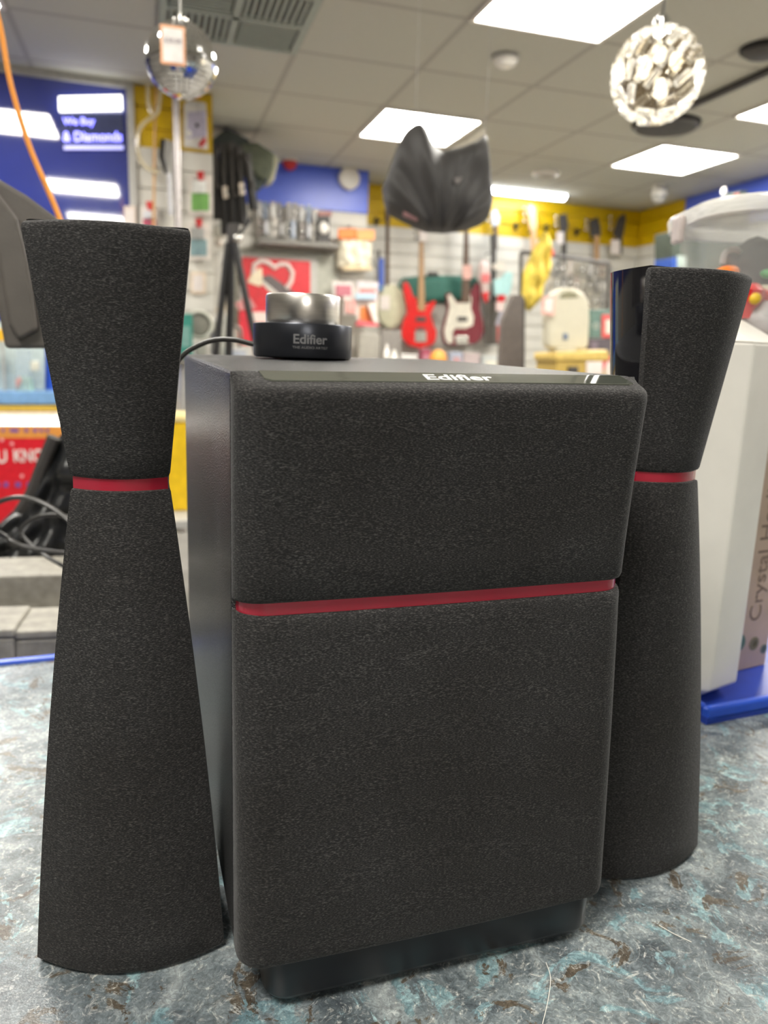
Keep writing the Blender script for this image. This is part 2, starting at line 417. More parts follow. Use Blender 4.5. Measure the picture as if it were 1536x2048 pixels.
# ------------------------------------------------------------------ ceiling lights
M_panel = emission('light_diffuser', PANEL_COLOR, PANEL_STRENGTH)
def ceiling_light(i, j, label):
    t = thing('ceiling_light', label, 'light', grid(i + .5, j + .5, CEIL), YAW, 'square ceiling light panels')
    fr = MB()
    for sx, sy, dx, dy in ((0, .29, .598, .018), (0, -.29, .598, .018), (.29, 0, .018, .562), (-.29, 0, .018, .562)):
        fr.box((sx, sy, -.006), (dx, dy, .012))
    obj('light_frame', fr, M_white, t)
    obj('diffuser', MB().box((0, 0, -.004), (.562, .562, .006)), M_panel, t)
    return t
for i, j, l in ((0, 0, 'square ceiling light panel behind the hanging black cover'), (0, -3, 'large square ceiling light panel nearest the crystal pendant, cut by the top of the photo'),
                (3, 0, 'square ceiling light panel below the round black ceiling disc'), (3, -2, 'square ceiling light panel cut by the photo edge beside the crystal pendant'),
                (-4, -2, 'square ceiling light panel seen as a reflection in the blue wall'), (-3.5, -5.3, 'square ceiling light panel over the counter, reflected in the blue wall'),
                (-3.5, -8.2, 'square ceiling light panel above and behind the viewer'),
                (0.4, -6.5, 'square ceiling light panel over the right end of the counter'), (3, -6, 'square ceiling light panel over the right wall'), (-2.5, -12, 'square ceiling light panel by the back wall')):
    ceiling_light(i, j, l)

# air vent in the ceiling, four louvre fields
M_vent = mat('vent_grey_green', (.36, .40, .35), .6, var=.05)
t = thing('ceiling_vent', 'grey green air vent with louvre fields in the ceiling above the mirror ball', 'vent', grid(-1.5, -1.5, CEIL), YAW)
fr = MB()
for sx, sy, dx, dy in ((0, .285, .6, .03), (0, -.285, .6, .03), (.285, 0, .03, .54), (-.285, 0, .03, .54), (0, 0, .03, .54), (0, 0, .54, .03)): fr.box((sx, sy, -.010), (dx, dy, .020))
obj('vent_frame', fr, M_vent, t)
obj('backing', MB().box((0, 0, -.002), (.54, .54, .004)), C('vent_dark', (.10, .10, .09), .8), t)
for qx in (-1, 1):
    for qy in (-1, 1):
        lv = MB()
        for k in range(9):
            o_ = -.11 + k * .0275
            if qx * qy > 0: lv.box((qx * .1425, qy * .1425 + o_, -.012), (.235, .012, .014))
            else: lv.box((qx * .1425 + o_, qy * .1425, -.012), (.012, .235, .014))
        obj('louvre', lv, M_vent, t)

def at_ceiling(px, py): return on_z(px, py, CEIL)
t = thing('smoke_detector', 'small round white smoke detector on the ceiling', 'smoke detector', at_ceiling(1012, 112), YAW)
obj('body', MB().lathe([(.055, 0), (.055, -.02), (.045, -.036), (.03, -.045), (.001, -.046)], 24), M_white, t, smooth=True)
obj('base_ring', MB().lathe([(.065, 0), (.065, -.012), (.056, -.013)], 24), M_lgrey, t, smooth=True)
t = thing('sounder', 'red round alarm sounder at the top of the far blue wall', 'alarm', on_j(580, 308, 2.38), YAW)
t.location.z = CEIL
zz = on_j(580, 324, 2.38).z - CEIL
obj('dome', MB().lathe([(.035, 0), (.05, zz * .6), (.055, zz), (.045, zz - .035), (.02, zz - .055), (.001, zz - .056)], 20), mat('sounder_red', (.5, .02, .025), .4), t, smooth=True)
obj('base_plate', MB().lathe([(.06, 0), (.06, -.012), (.03, -.013)], 20), M_white, t, smooth=True)
t = thing('wall_sounder', 'round white alarm speaker on the far blue wall', 'alarm', on_j(697, 358, J_NEAR - .035), YAW)
obj('ring', MB().lathe([(.080, 0), (.080, -.03), (.066, -.04), (.064, -.03)], 28, axis='y'), M_white, t, smooth=True)
obj('cone', MB().lathe([(.064, -.028), (.03, -.012), (.028, -.02), (.001, -.028)], 28, axis='y'), M_lgrey, t, smooth=True)
t = thing('camera_dome', 'white dome camera hanging below the ceiling near the far right corner', 'security camera', at_ceiling(1320, 372), YAW)
obj('mount', MB().lathe([(.05, 0), (.05, -.03), (.058, -.05), (.058, -.07)], 20), M_white, t, smooth=True)
obj('dome', MB().sphere((0, 0, -.075), .054, 18, 10), M_lgrey, t, smooth=True)
t = thing('ceiling_disc', 'large round black disc lying flat on the ceiling behind the crystal pendant', 'ceiling speaker', at_ceiling(1332, 246), YAW)
obj('disc', MB().lathe([(.175, 0), (.178, -.02), (.165, -.032), (.001, -.034)], 40), M_dgrey, t, smooth=True)
obj('rim', MB().lathe([(.188, 0), (.188, -.014), (.176, -.015)], 40), M_black, t, smooth=True)
t = thing('ceiling_speaker', 'small black round ceiling speaker at the top right photo edge', 'ceiling speaker', at_ceiling(1530, 95), YAW)
obj('disc', MB().lathe([(.085, 0), (.09, -.02), (.075, -.03), (.001, -.032)], 30), M_dgrey, t, smooth=True)
obj('rim', MB().lathe([(.10, 0), (.10, -.012), (.088, -.013)], 30), M_black, t, smooth=True)
t = thing('ceiling_rail', 'thin black rail running along the ceiling beside the crystal pendant', 'rail', grid(2.44, -2.4, CEIL), YAW)
obj('rail_body', MB().box((0, 0, -.014), (.035, 1.5, .026)), M_dgrey, t, bevel=.003)
# fluorescent batten
p = on_j(1056, 384, 2.75)
t = thing('strip_light', 'long bright white fluorescent strip light over the yellow far wall', 'light', (p.x, p.y, CEIL), YAW)
dz = p.z - CEIL
obj('housing', MB().box((-.05, 0, dz * .35), (.92, .10, abs(dz) * .7)), M_white, t, bevel=.01)
obj('tube', MB().lathe([(.02, -.47), (.042, -.455), (.045, .0), (.042, .325), (.02, .34)], 16, c=(0, -.01, dz), axis='x'), emission('cool_tube', (.92, .96, 1.0), 9), t, smooth=True)
t = thing('spot_fitting', 'small white round spot fitting on the ceiling by the strip light', 'light', at_ceiling(1092, 345), YAW)
obj('ring', MB().lathe([(.10, 0), (.10, -.012), (.07, -.022), (.068, -.006)], 28), M_white, t, smooth=True)
obj('lens', MB().lathe([(.066, -.004), (.066, -.010), (.001, -.012)], 24), M_lgrey, t, smooth=True)

# ================================================================== COUNTER
CA = math.radians(21)
t = thing('counter', 'shop counter with blue grey mottled worktop and blue plastic edge', 'counter', (-.33, .676, 0), CA)
obj('worktop', MB().box((.45, -.55, -.018), (3.4, 1.1, .036)), counter_material(), t)
obj('edge_strip', MB().box((.45, .004, -.016), (3.4, .008, .040)), M_blue, t, bevel=.002)
obj('counter_body', MB().box((.45, -.52, (FLOOR - .036) / 2), (3.2, .9, -FLOOR - .036)), C('counter_side', (.05, .09, .3), .5), t)

# ================================================================== SUBWOOFER
PSI = .3265; SW, SD = .1905, .26; HT, ZR, ZB = .2893, .192, .0285
sub = thing('subwoofer', 'large black subwoofer speaker box with cloth front and red stripe, centre of the counter', 'speaker', (-.0634, .3093, 0), PSI)
def top_slope(mb):                              # the lid rises slightly to the rear and to the right
    for v in mb.bm.verts: v.co.z += max(0.0, (v.co.z - ZR) / (HT - ZR)) * (.0126 * v.co.x + .0142 * v.co.y)
    return mb
cab = obj('cabinet', top_slope(MB().box((SW / 2, SD / 2, (HT + ZB - .004) / 2), (SW, SD, HT - ZB + .004))), M_vinyl, sub, bevel=.0025, seg=3)
def sub_path(t, w0=0.0, rx=.013, n=10):
    r_y = min(rx, t) if t > 0 else 0
    pts = [(w0, 0.0), (w0, -(t - r_y) * .5), (w0, -(t - r_y))]
    for k in range(1, n + 1):
        a = math.pi / 2 * k / n; pts.append((w0 + rx * (1 - math.cos(a)), -(t - r_y) - r_y * math.sin(a)))
    xa, xb = w0 + rx, SW - w0 - rx
    for k in range(1, 12):
        u = k / 12; pts.append((xa + (xb - xa) * u, -t - .0012 * math.sin(math.pi * u)))
    for k in range(n, -1, -1):
        a = math.pi / 2 * k / n; pts.append((SW - w0 - rx * (1 - math.cos(a)), -(t - r_y) - r_y * math.sin(a)))
    pts += [(SW - w0, -(t - r_y) * .5), (SW - w0, 0.0)]
    return pts
def sub_loft(levels, w0=0.0):
    rg = []
    for z, tt in levels: rg.append([Vector((x, y - .0002, z)) for x, y in sub_path(tt, w0)])
    return MB().rings(rg)
up_lv = [(ZR + .0026, .0112), (ZR + .0034, .0130), (ZR + .0052, .0140), (ZR + .02, .0146), (ZR + .05, .0163), (ZR + .075, .0187), (HT - .0100, .0200), (HT - .0074, .0197), (HT - .0058, .0185), (HT - .0046, .0163), (HT - .0030, .0112), (HT - .0012, .0045), (HT - .0002, .0004)]
obj('grille_cloth', top_slope(sub_loft(up_lv)), cloth, sub, smooth=True, noangle=True)
lo_lv = [(ZB - .003, .0005), (ZB - .003, .0185), (ZB - .0024, .0205), (ZB - .0005, .0224), (ZB + .003, .0232), (ZB + .04, .0213), (ZB + .09, .0185), (ZB + .14, .0150), (ZR - .012, .0140), (ZR - .0048, .0136), (ZR - .0032, .0126), (ZR - .0026, .0102)]
obj('grille_cloth', sub_loft(lo_lv), cloth, sub, smooth=True, noangle=True)
obj('red_stripe', sub_loft([(ZR - .0030, .0112), (ZR + .0030, .0112)], .0016), M_red, sub, smooth=True)
# glossy badge strip on the grille's top edge
def pan(y): return HT + .0003 - (-y) * .265
pb = MB(); x0, x1 = .011, SW - .0085
q = [(x0, -.0006), (x0 + .001, -.0105), (x0 + .004, -.0128), (x1 - .003, -.0128), (x1, -.0115), (x1, -.0006)]
a = [pb.bm.verts.new((x, y, pan(y) - .0012)) for x, y in q]; b_ = [pb.bm.verts.new((x, y, pan(y) + .0003)) for x, y in q]
pb.face(a[::-1]); pb.face(b_)
for k in range(len(q)): pb.face([a[k], a[(k + 1) % len(q)], b_[(k + 1) % len(q)], b_[k]])
badge = obj('badge_strip', top_slope(pb), mat('badge_reflection_grey', (.07, .076, .062), .07, var=.1, spec=1.0, coat=1.0), sub, bevel=.0003, label='glossy dark strip with pale lettering along the top edge')  # grey-green base colour stands in for the ceiling mirrored in the gloss
obj('logo', top_slope(text_mb('Edifier', .01, .0001, .02, mapf=lambda p: Vector((.0965 + p.x, -.0070 + p.y, pan(-.0070 + p.y) + .0004 + p.z)), fit=(.0315, .0072))), M_logo2, badge)
# plinth and feet
zb0 = .0040
def base_path(x0, y0, ins, rr=.011):
    xa, xb, ya, yb = x0 + .0035 + ins, SW - x0 + .0025 - ins, y0 + ins, SD - .02
    pts = []
    for cx, cy, a0 in ((xa + rr, ya + rr, 180), (xb - rr, ya + rr, 270), (xb - rr, yb - rr, 0), (xa + rr, yb - rr, 90)):
        for k in range(9):
            an = math.radians(a0 + 90 * k / 8); pts.append((cx + rr * math.cos(an), cy + rr * math.sin(an)))
    return pts
obj('plinth', MB().rings([[Vector((x, y, z)) for x, y in base_path(.0085, -.0200, i_)] for z, i_ in ((zb0, .0035), (zb0 + .0012, .0012), (zb0 + .004, 0), (ZB - .002, 0))]), M_base, sub, smooth=True)
for fx in (.035, SW - .035):
    for fy in (.012, SD - .06):
        obj('foot', MB().lathe([(.010, .0002), (.011, .002), (.010, zb0 + .0005)], 20, c=(fx, fy, 0)), M_black, sub, smooth=True)

# ================================================================== SATELLITES
ZT, ZW = .3468, .2368
def sat_dims(z):
    if z >= ZW:
        s_ = (z - ZW) / (ZT - ZW); return .0211 + (.0339 - .0211) * s_, -.010 * s_, .0075 + .0045 * s_, .034 + .018 * s_
    s_ = (ZW - z) / ZW; g = 1.32 * s_ - .32 * s_ * s_
    return .0211 + (.0450 - .0211) * g, -.0125 * g, .0075 + .0065 * g, .034 + .030 * g
def sat_front(z, inset=0.0, n=22, dy=0.0, back=.004):
    hw, yo, sg, _ = sat_dims(z); hw -= inset; pts = []
    for k in range(n + 1):
        u = -1 + 2 * k / n; pts.append(Vector((hw * u, yo - sg * (1 - u * u) + dy, z)))
    return pts + [Vector((hw * .997, yo + back, z)), Vector((-hw * .997, yo + back, z))]
def sat_shell(z, inset=.0016, n=26):
    hw, yo, sg, dp = sat_dims(z); hw -= inset; pts = []
    for k in range(n + 1):
        a = math.pi * k / n; ca, sa = math.cos(a), math.sin(a)
        pts.append(Vector((hw * math.copysign(abs(ca) ** .62, ca), yo + .0041 + dp * abs(sa) ** .8, z)))
    return pts
def satellite(loc, rz, label):
    t = thing('satellite_speaker', label, 'speaker', loc, rz, 'hourglass satellite speakers')
    zs = [ZW + .0026, ZW + .0032, ZW + .0045] + [ZW + .0045 + (ZT - ZW - .0085) * k / 10 for k in range(1, 11)]
    rg = [sat_front(z, .0012 if k == 0 else (.0004 if k == 1 else 0), dy=(.0012 if k == 0 else (.0004 if k == 1 else 0))) for k, z in enumerate(zs)]
    rg += [sat_front(ZT - .0022, .0004, dy=.0003), sat_front(ZT - .0010, .0014, dy=.0013), sat_front(ZT - .0006, .003, dy=.003)]
    obj('grille_cloth', MB().rings(rg), cloth, t, smooth=True)
    zs = [.0012, .0030] + [.0030 + (ZW - .0075) * k / 20 for k in range(1, 20)] + [ZW - .0042, ZW - .0031, ZW - .0026]
    rg = [sat_front(z, .0012 if k in (0, len(zs) - 1) else (.0003 if k == len(zs) - 2 else 0), dy=(.0012 if k in (0, len(zs) - 1) else 0)) for k, z in enumerate(zs)]
    obj('grille_cloth', MB().rings(rg), cloth, t, smooth=True)
    obj('red_stripe', MB().rings([sat_front(ZW - .0029, .0008, dy=.0012), sat_front(ZW + .0029, .0008, dy=.0012)]), M_red, t, smooth=True)
    obj('shell', MB().rings([sat_shell(z) for z in [.0012 + (ZT - .0012) * k / 40 for k in range(41)]] + [sat_shell(ZT + .0003, .003)]), M_gloss, t, smooth=True, label='glossy black rounded rear shell')
    obj('base_pad', MB().rings([[p for p in sat_front(.0, .004, dy=.004)][:-2] + sat_shell(.0, .004)[1:-1], [Vector((p.x, p.y, .0014)) for p in sat_front(.0, .002, dy=.002)[:-2] + sat_shell(.0, .002)[1:-1]]]), M_black, t)
    return t
satellite((-.1196, .3395, 0), math.radians(9), 'hourglass black satellite speaker left of the subwoofer, nearer the viewer')
satellite((.1582, .4240, 0), math.radians(21), 'hourglass black satellite speaker right of the subwoofer with its glossy side showing')

# ================================================================== VOLUME DIAL on the subwoofer
def sub_pt(x, y, z):
    return Vector((-.0634 + x * math.cos(PSI) - y * math.sin(PSI), .3093 + x * math.sin(PSI) + y * math.cos(PSI), z))
kp = sub_pt(.0700, .186, HT + .0126 * .07 + .0142 * .186 + .0004)
RB, RK = .0318, .0240
dial = thing('volume_dial', 'round volume dial with black base and silver knob on top of the subwoofer', 'volume control', kp, 0)
obj('dial_base', MB().lathe([(RB - .002, .0002), (RB - .0006, .0008), (RB, .002), (RB, .0208), (RB - .0004, .0214), (RK + .001, .0215), (RK, .0210)], 72), M_knob, dial, smooth=True)
obj('knob', MB().lathe([(RK - .0004, .0211), (RK, .0218), (RK, .0385), (RK - .0008, .0397), (RK - .003, .0399), (.001, .0399)], 72), M_alu, dial, smooth=True)
face_a = math.atan2(-kp.x, kp.y) + math.radians(-9)      # the side of the base that carries the print
def wrap(zc):
    def f(p):
        an = -math.pi / 2 + face_a + p.x / RB + .31; r = RB + .00012 + p.z
        return Vector((r * math.cos(an), r * math.sin(an), zc + p.y))
    return f
obj('logo', text_mb('Edifier', .01, .00008, .02, mapf=wrap(.0120), fit=(.0212, .0058)), M_logo, dial)
obj('tagline', text_mb('THE AUDIO ARTIST', .01, .00006, .0, mapf=wrap(.0069), fit=(.0222, .0015)), M_logo, dial)
cp = [at(522, 690, .50) - kp, at(505, 688, .50) - kp, at(470, 680, .505) - kp, at(430, 680, .51) - kp, at(395, 692, .512) - kp, at(362, 715, .515) - kp, at(325, 770, .518) - kp, at(300, 900, .53) - kp, Vector((-.175, .55, .004)) - kp, Vector((-.19, .60, .0035)) - kp]
obj('cable', MB().tube(spline(cp, 8), .0017, 10), M_cable, dial, smooth=True)
obj('strain_relief', MB().tube([at(528, 691, .50) - kp, at(507, 688, .50) - kp], .0024, 12, .0019), M_blackp, dial, smooth=True)

# ================================================================== RIGHT SIDE: tray, white unit, tub, box
TA = math.radians(22.5)
tr0 = on_z(1412, 1450, 0)
t = thing('plastic_tray', 'shallow bright blue plastic tray under the white unit', 'tray', tr0, TA)
TL, TD, TH = .46, .34, .015
obj('tray_floor', MB().box((TL / 2, TD / 2, .003), (TL, TD, .006)), C('tray_blue_deep', (.012, .045, .36), .35), t)
for nm, c, d in (('front_lip', (TL / 2, .004, TH / 2), (TL, .008, TH)), ('rear_wall', (TL / 2, TD - .004, .016), (TL, .008, .032)), ('side_wall', (.004, TD / 2, TH / 2), (.008, TD - .016, TH)), ('side_wall', (TL - .004, TD / 2, TH / 2), (.008, TD - .016, TH))):
    obj(nm, MB().box(c, d), M_blue, t, bevel=.0035, seg=3)
wp = at(1416, 1410, .668)
WA = math.radians(-8)
t = thing('white_unit', 'tall plain white plastic unit with chamfered edges standing in the blue tray', 'appliance', (wp.x, wp.y, .006), WA)
def oct_(ins, L_=.09, D_=.16, c=.030):
    xs0, xs1, y0, y1 = -L_ + ins, c - ins, ins, D_ - ins
    c2 = c * .9
    return [(xs0 + c2, y0), (xs1 - c, y0), (xs1, y0 + c2), (xs1, y1 - c2), (xs1 - c2, y1), (xs0 + c2, y1), (xs0, y1 - c2), (xs0, y0 + c2)]
wt = at(1505, 690, .668).z - .006
obj('body', MB().rings([[Vector((x, y, z)) for x, y in oct_(i_)] for z, i_ in ((0, .012), (.014, 0), (wt, 0))]), M_white, t, bevel=.002)
obj('lid', MB().rings([[Vector((x, y, z)) for x, y in oct_(i_)] for z, i_ in ((wt + .0003, .0), (wt + .020, .026))]), M_white, t, bevel=.002)
TZ = wt + .006 + .0205
# clear tub on the white unit
tb = Vector((.445, .800, TZ))
t = thing('plastic_tub', 'clear plastic tub of toys on top of the white unit', 'tub', tb, 0)
def rrect(hx, hy, r, n=10):
    pts = []
    for cx, cy, a0 in ((-hx + r, -hy + r, 180), (hx - r, -hy + r, 270), (hx - r, hy - r, 0), (-hx + r, hy - r, 90)):
        for k in range(n + 1):
            an = math.radians(a0 + 90 * k / n); pts.append((cx + r * math.cos(an), cy + r * math.sin(an)))
    return pts
TBH = .108
def tubring(o_, z): return [Vector((x, y, z)) for x, y in rrect(.150 + o_, .098 + o_, .07)]
obj('tub_wall', MB().rings([tubring(-.012, .0015), tubring(-.010, .004), tubring(-.001, TBH), tubring(-.0035, TBH), tubring(-.0135, .006), tubring(-.016, .0045)]), M_clear, t, smooth=True)
obj('rim', MB().rings([tubring(.000, TBH - .012), tubring(.007, TBH - .012), tubring(.0085, TBH - .002), tubring(.007, TBH + .002), tubring(-.002, TBH + .001), tubring(-.0035, TBH - .004), tubring(.0, TBH - .012)]), thin_clear('tub_rim', (.85, .84, .80), .75), t, smooth=True)
obj('clip_handle', MB().box((-.161, .006, TBH - .016), (.007, .022, .026)), C('clip_grey', (.55, .48, .46), .4), t, bevel=.003)
def tubp(px, py, d=.70): return at(px, py, d)
toy = thing('toy_disc', 'orange oval toy piece inside the clear tub', 'toy', tubp(1452, 546, .715), TA)
obj('disc', MB().sphere((0, 0, 0), .0145, 20, 12, (1, .6, .45)), M_orange, toy, smooth=True, ).rotation_euler = (0, math.radians(-14), 0)
obj('stem', MB().tube([(0.002, .004, -.003), (.004, .006, -.052)], .0025, 8), M_dgrey, toy, smooth=True)
pz = tubp(1495, 610, .712)
toy = thing('toy_figure', 'red toy figure with a yellow spot inside the clear tub', 'toy', (pz.x, pz.y, TZ + .005), TA)
hz = pz.z - TZ
obj('body', MB().lathe([(.006, 0), (.008, hz * .5), (.013, hz * 1.0), (.014, hz + .008), (.008, hz + .014), (.001, hz + .015)], 18), M_red2, toy, smooth=True)
obj('arm', MB().tube([(.008, -.004, hz + .006), (.022, -.006, hz + .003)], .005, 10), M_red2, toy, smooth=True)
obj('spot', MB().sphere((-.004, -.0115, hz + .0), .0055, 12, 8), C('toy_yellow', (.75, .5, .03), .4), toy, smooth=True)
for k, (px, py, d, r, sc, m_, nm, lb) in enumerate((
        (1524, 545, .745, .035, (1, .7, .9), 'dark_grey', 'dark_bundle', 'dark grey wrapped bundle in the clear tub'),
        (1462, 596, .75, .030, (1.3, .8, .8), 'grey_lilac', 'grey_bundle', 'lilac grey soft bundle behind the orange piece in the tub'),
        (1532, 640, .715, .020, (1, .8, .9), 'pale_grey', 'pale_bundle', 'pale grey crumpled bag low in the clear tub'),
        (1410, 600, .735, .022, (1, .8, 1), 'pinkish', 'pink_bundle', 'pinkish soft bundle in the tub behind the speaker top'),
        (1533, 580, .715, .007, (1.6, .8, .7), 'cream_bit', 'cream_piece', 'cream plastic piece at the photo edge in the tub'),
        (1534, 548, .715, .005, (1.2, .8, .8), 'green_bit', 'green_piece', 'small green toy piece at the photo edge in the tub'))):
    cols = dict(dark_grey=(.10, .095, .10), grey_lilac=(.25, .24, .26), pale_grey=(.55, .53, .54), pinkish=(.5, .4, .38), cream_bit=(.7, .65, .5), green_bit=(.1, .45, .15))
    mb = MB().sphere((0, 0, 0), r, 20, 14, sc)
    for v in mb.bm.verts: v.co *= 1 + .10 * math.sin(v.co.x * 160 + k) * math.sin(v.co.z * 130 + k * 2) + .06 * math.sin(v.co.y * 300)
    o = obj(nm, mb, C('toy_' + m_, cols[m_], .5), smooth=True, loc=tubp(px, py, d)); tag(o, lb, 'toy')
wg = thing('silver_clasp', 'curled silver grey strap piece above the orange toy in the tub', 'toy', tubp(1466, 512, .73), TA)
obj('strap', MB().tube(spline([(-.012, 0, -.008), (-.010, 0, .002), (-.002, 0, .006), (.006, 0, .005), (.012, 0, .0)], 6), .003, 8), C('strap_grey', (.4, .38, .37), .35), wg, smooth=True)
# beige box with lettering
bp_ = at(1531, 1322, .765)
bx = thing('beige_box', 'beige printed box lettered Crystal Healing standing in the blue tray', 'box', (bp_.x, bp_.y, .006), math.radians(28))
M_beige = mat('beige_card', (.58, .43, .32), .5, var=.10, scale=25)
BH, BW = .30, .072
obj('carton', MB().box((-BW / 2, .02, BH / 2), (BW, .04, BH)), M_beige, bx, bevel=.001)
obj('lettering', text_mb('Crystal Healing', .022, .0001, .0, mapf=lambda p: Vector((-.013 - p.y - .011, -.0004 - p.z, .128 + p.x)), fit=(.155, .022)), C('brown_print', (.24, .17, .13), .6), bx)
for k, (cx, cz, r) in enumerate(((-.045, .030, .009), (-.022, .026, .007), (-.006, .018, .005))):
    obj('printed_ring', MB().lathe([(r, 0), (r, -.0003), (r * .55, -.0003), (r * .55, 0)], 20, c=(cx, -.0002, cz), axis='y'), C('print_green%d' % k, ((.12, .22, .16), (.25, .22, .12), (.16, .2, .16))[k], .6), bx)

# ================================================================== LEFT SIDE: monitor, cord, bags, cables
md = .70
def md_l(px, py): p = at(px, py, md) - mo; return (p.dot(mu), p.z)
mo = at(70, 697, md); MA = math.radians(20); mu = Vector((math.cos(MA), math.sin(MA), 0))
t = thing('till_monitor', 'dark grey till screen seen from behind beside the left satellite speaker', 'monitor', mo, MA)
outl = [(-60, 366), (12, 376), (60, 402), (112, 438), (150, 470), (150, 697), (12, 697), (-2, 600), (-20, 480)]
M_mon = mat('monitor_taupe', (.105, .093, .083), .42, var=.1, bump=.1, bscale=300)
obj('housing', MB().prism([md_l(*q) for q in outl], 0, .035), M_mon, t, bevel=.004, seg=3)
obj('rear_cover', MB().prism([md_l(*q) for q in ((-40, 384), (2, 392), (44, 448), (62, 520), (78, 660), (40, 680), (22, 650), (4, 520))], -.008, .002), M_mon, t, bevel=.0035, seg=3)
nx = md_l(-40, 600)
obj('stand', MB().box((nx[0] - .15, .02, (-mo.z) / 2 + .03), (.05, .02, mo.z + .06)), M_mon, t, bevel=.003)
obj('stand_foot', MB().box((nx[0] - .15, .02, -mo.z + .006), (.16, .12, .012)), M_mon, t, bevel=.003)
# orange cord hanging from the ceiling
cpts = [Vector((at(-90, -300, 1.0).x, at(-90, -300, 1.0).y, CEIL)), at(-75, -220, 1.0), at(-32, -60, 1.0), at(0, 52, 1.0), at(22, 170, 1.0), at(58, 290, 1.0), at(98, 385, 1.0), at(122, 445, 1.0), at(140, 520, 1.0), at(150, 640, 1.0), Vector((-.40, .99, .06))]
t = tag(obj('orange_rope', MB().tube(spline(cpts, 8), .0036, 8), mat('orange_rubber', (.80, .30, .04), .45), smooth=True), 'orange rope hanging down from the ceiling past the till screen', 'rope')
# shelf behind the counter and the stuff on it
def on_y(px, py, y):
    d = ray(px, py); return CAM + d * (y / d.y)
SHZ = -.085
t = thing('work_shelf', 'low grey work shelf behind the counter', 'shelf', (-.75, .78, 0), CA)
obj('shelf_top', MB().box((.25, .30, SHZ - .012), (.9, .62, .024)), M_mgrey, t)
obj('shelf_leg', MB().box((-.1, .30, (FLOOR + SHZ - .024) / 2), (.04, .5, SHZ - .024 - FLOOR)), M_mgrey, t)
obj('shelf_leg', MB().box((.6, .30, (FLOOR + SHZ - .024) / 2), (.04, .5, SHZ - .024 - FLOOR)), M_mgrey, t)
def dbox(name, label, cat, px0, px1, ytop_f, ydep, depth, m_, lid=True):
    a_, b2 = on_y(px0, ytop_f, ydep), on_y(px1, ytop_f, ydep)
    h = a_.z - SHZ; w = (b2 - a_).length
    t = thing(name, label, cat, (a_.x, a_.y, SHZ), math.radians(13))
    obj('case', MB().box((w / 2, depth / 2, h / 2 - (.006 if lid else 0)), (w, depth, h - (.012 if lid else 0))), m_, t, bevel=.003)
    if lid: obj('lid', MB().box((w / 2, depth / 2, h - .0055), (w + .004, depth + .004, .011)), m_, t, bevel=.003, seg=3)
    return t
M_case = mat('case_grey', (.27, .255, .22), .55, var=.22, scale=60, bump=.2, bscale=300)
dbox('grey_case', 'flat dark grey case with a lid, in front behind the counter edge', 'case', 26, 300, 1262, .86, .085, M_case)
dbox('grey_case', 'small grey case at the photo edge beside the flat lidded case', 'case', -90, 16, 1262, .84, .085, M_case)
dbox('long_case', 'long dark grey case lying behind the two small cases', 'case', -120, 320, 1155, .99, .10, M_case, lid=False)
# black bag behind
def plane_thing(name, label, cat, px, py, y, rz, group=None):
    p0 = on_y(px, py, y); return thing(name, label, cat, p0, rz, group), p0
bgp = on_y(70, 1150, 1.26)
M_gbag = mat('glossy_black_bag', (.02, .021, .022), .28, var=.2, bump=.5, bscale=25)
t = thing('black_bag', 'glossy black wrapped bag standing behind the grey cases', 'bag', bgp, 0)
def yl(px, py, y=1.26): p_ = on_y(px, py, y) - bgp; return (p_.x, p_.z)
topo = [yl(*q) for q in ((-60, 1075), (0, 1052), (48, 1005), (80, 978), (106, 925), (122, 880), (136, 856), (170, 850), (260, 900), (330, 1000))]
boto = [yl(*q) for q in ((-60, 1150), (330, 1150))]
obj('bag_body', MB().puff(topo, boto, .07, 40, 24, .22, 3), M_gbag, t, smooth=True, noangle=True)
obj('strap', MB().tube(spline([Vector((*[yl(*q)[0]], -.05, yl(*q)[1])) for q in ((134, 868), (112, 922), (90, 978), (62, 1024), (40, 1070))], 6), .011, 8), M_dgrey, t, smooth=True)
bs = on_z(0, 0, 1) if False else None
obj('bag_base', MB().box((.12, .0, (SHZ - bgp.z) / 2), (.3, .12, max(.01, bgp.z - SHZ))), M_gbag, t)
# cable loops
cd = .80
def cl(px, py, d=cd): return at(px, py, d)
p1 = [cl(-70, 1080), cl(-40, 1030), cl(0, 1003), cl(42, 995), cl(85, 1006), cl(130, 1035), cl(170, 1080), cl(190, 1110, .82), cl(150, 1108), cl(100, 1103), cl(45, 1092), cl(10, 1073), cl(-30, 1045, .78)]
p2 = [cl(190, 1045, .83), cl(140, 1034, .82), cl(100, 1030, .82), cl(62, 1040, .82), cl(42, 1062, .82), cl(58, 1086, .82), cl(92, 1112, .82), cl(130, 1134, .82), cl(180, 1165, .84)]
t = thing('cable_coil', 'loops of black cable in front of the glossy black bag', 'cable', cl(60, 1100), 0)
o0 = t.location.copy()
obj('cable_loop', MB().tube([p - o0 for p in spline(p1, 8)], .0026, 8), M_cable, t, smooth=True)
obj('cable_loop', MB().tube([p - o0 for p in spline(p2, 8)], .0022, 8), M_cable, t, smooth=True)

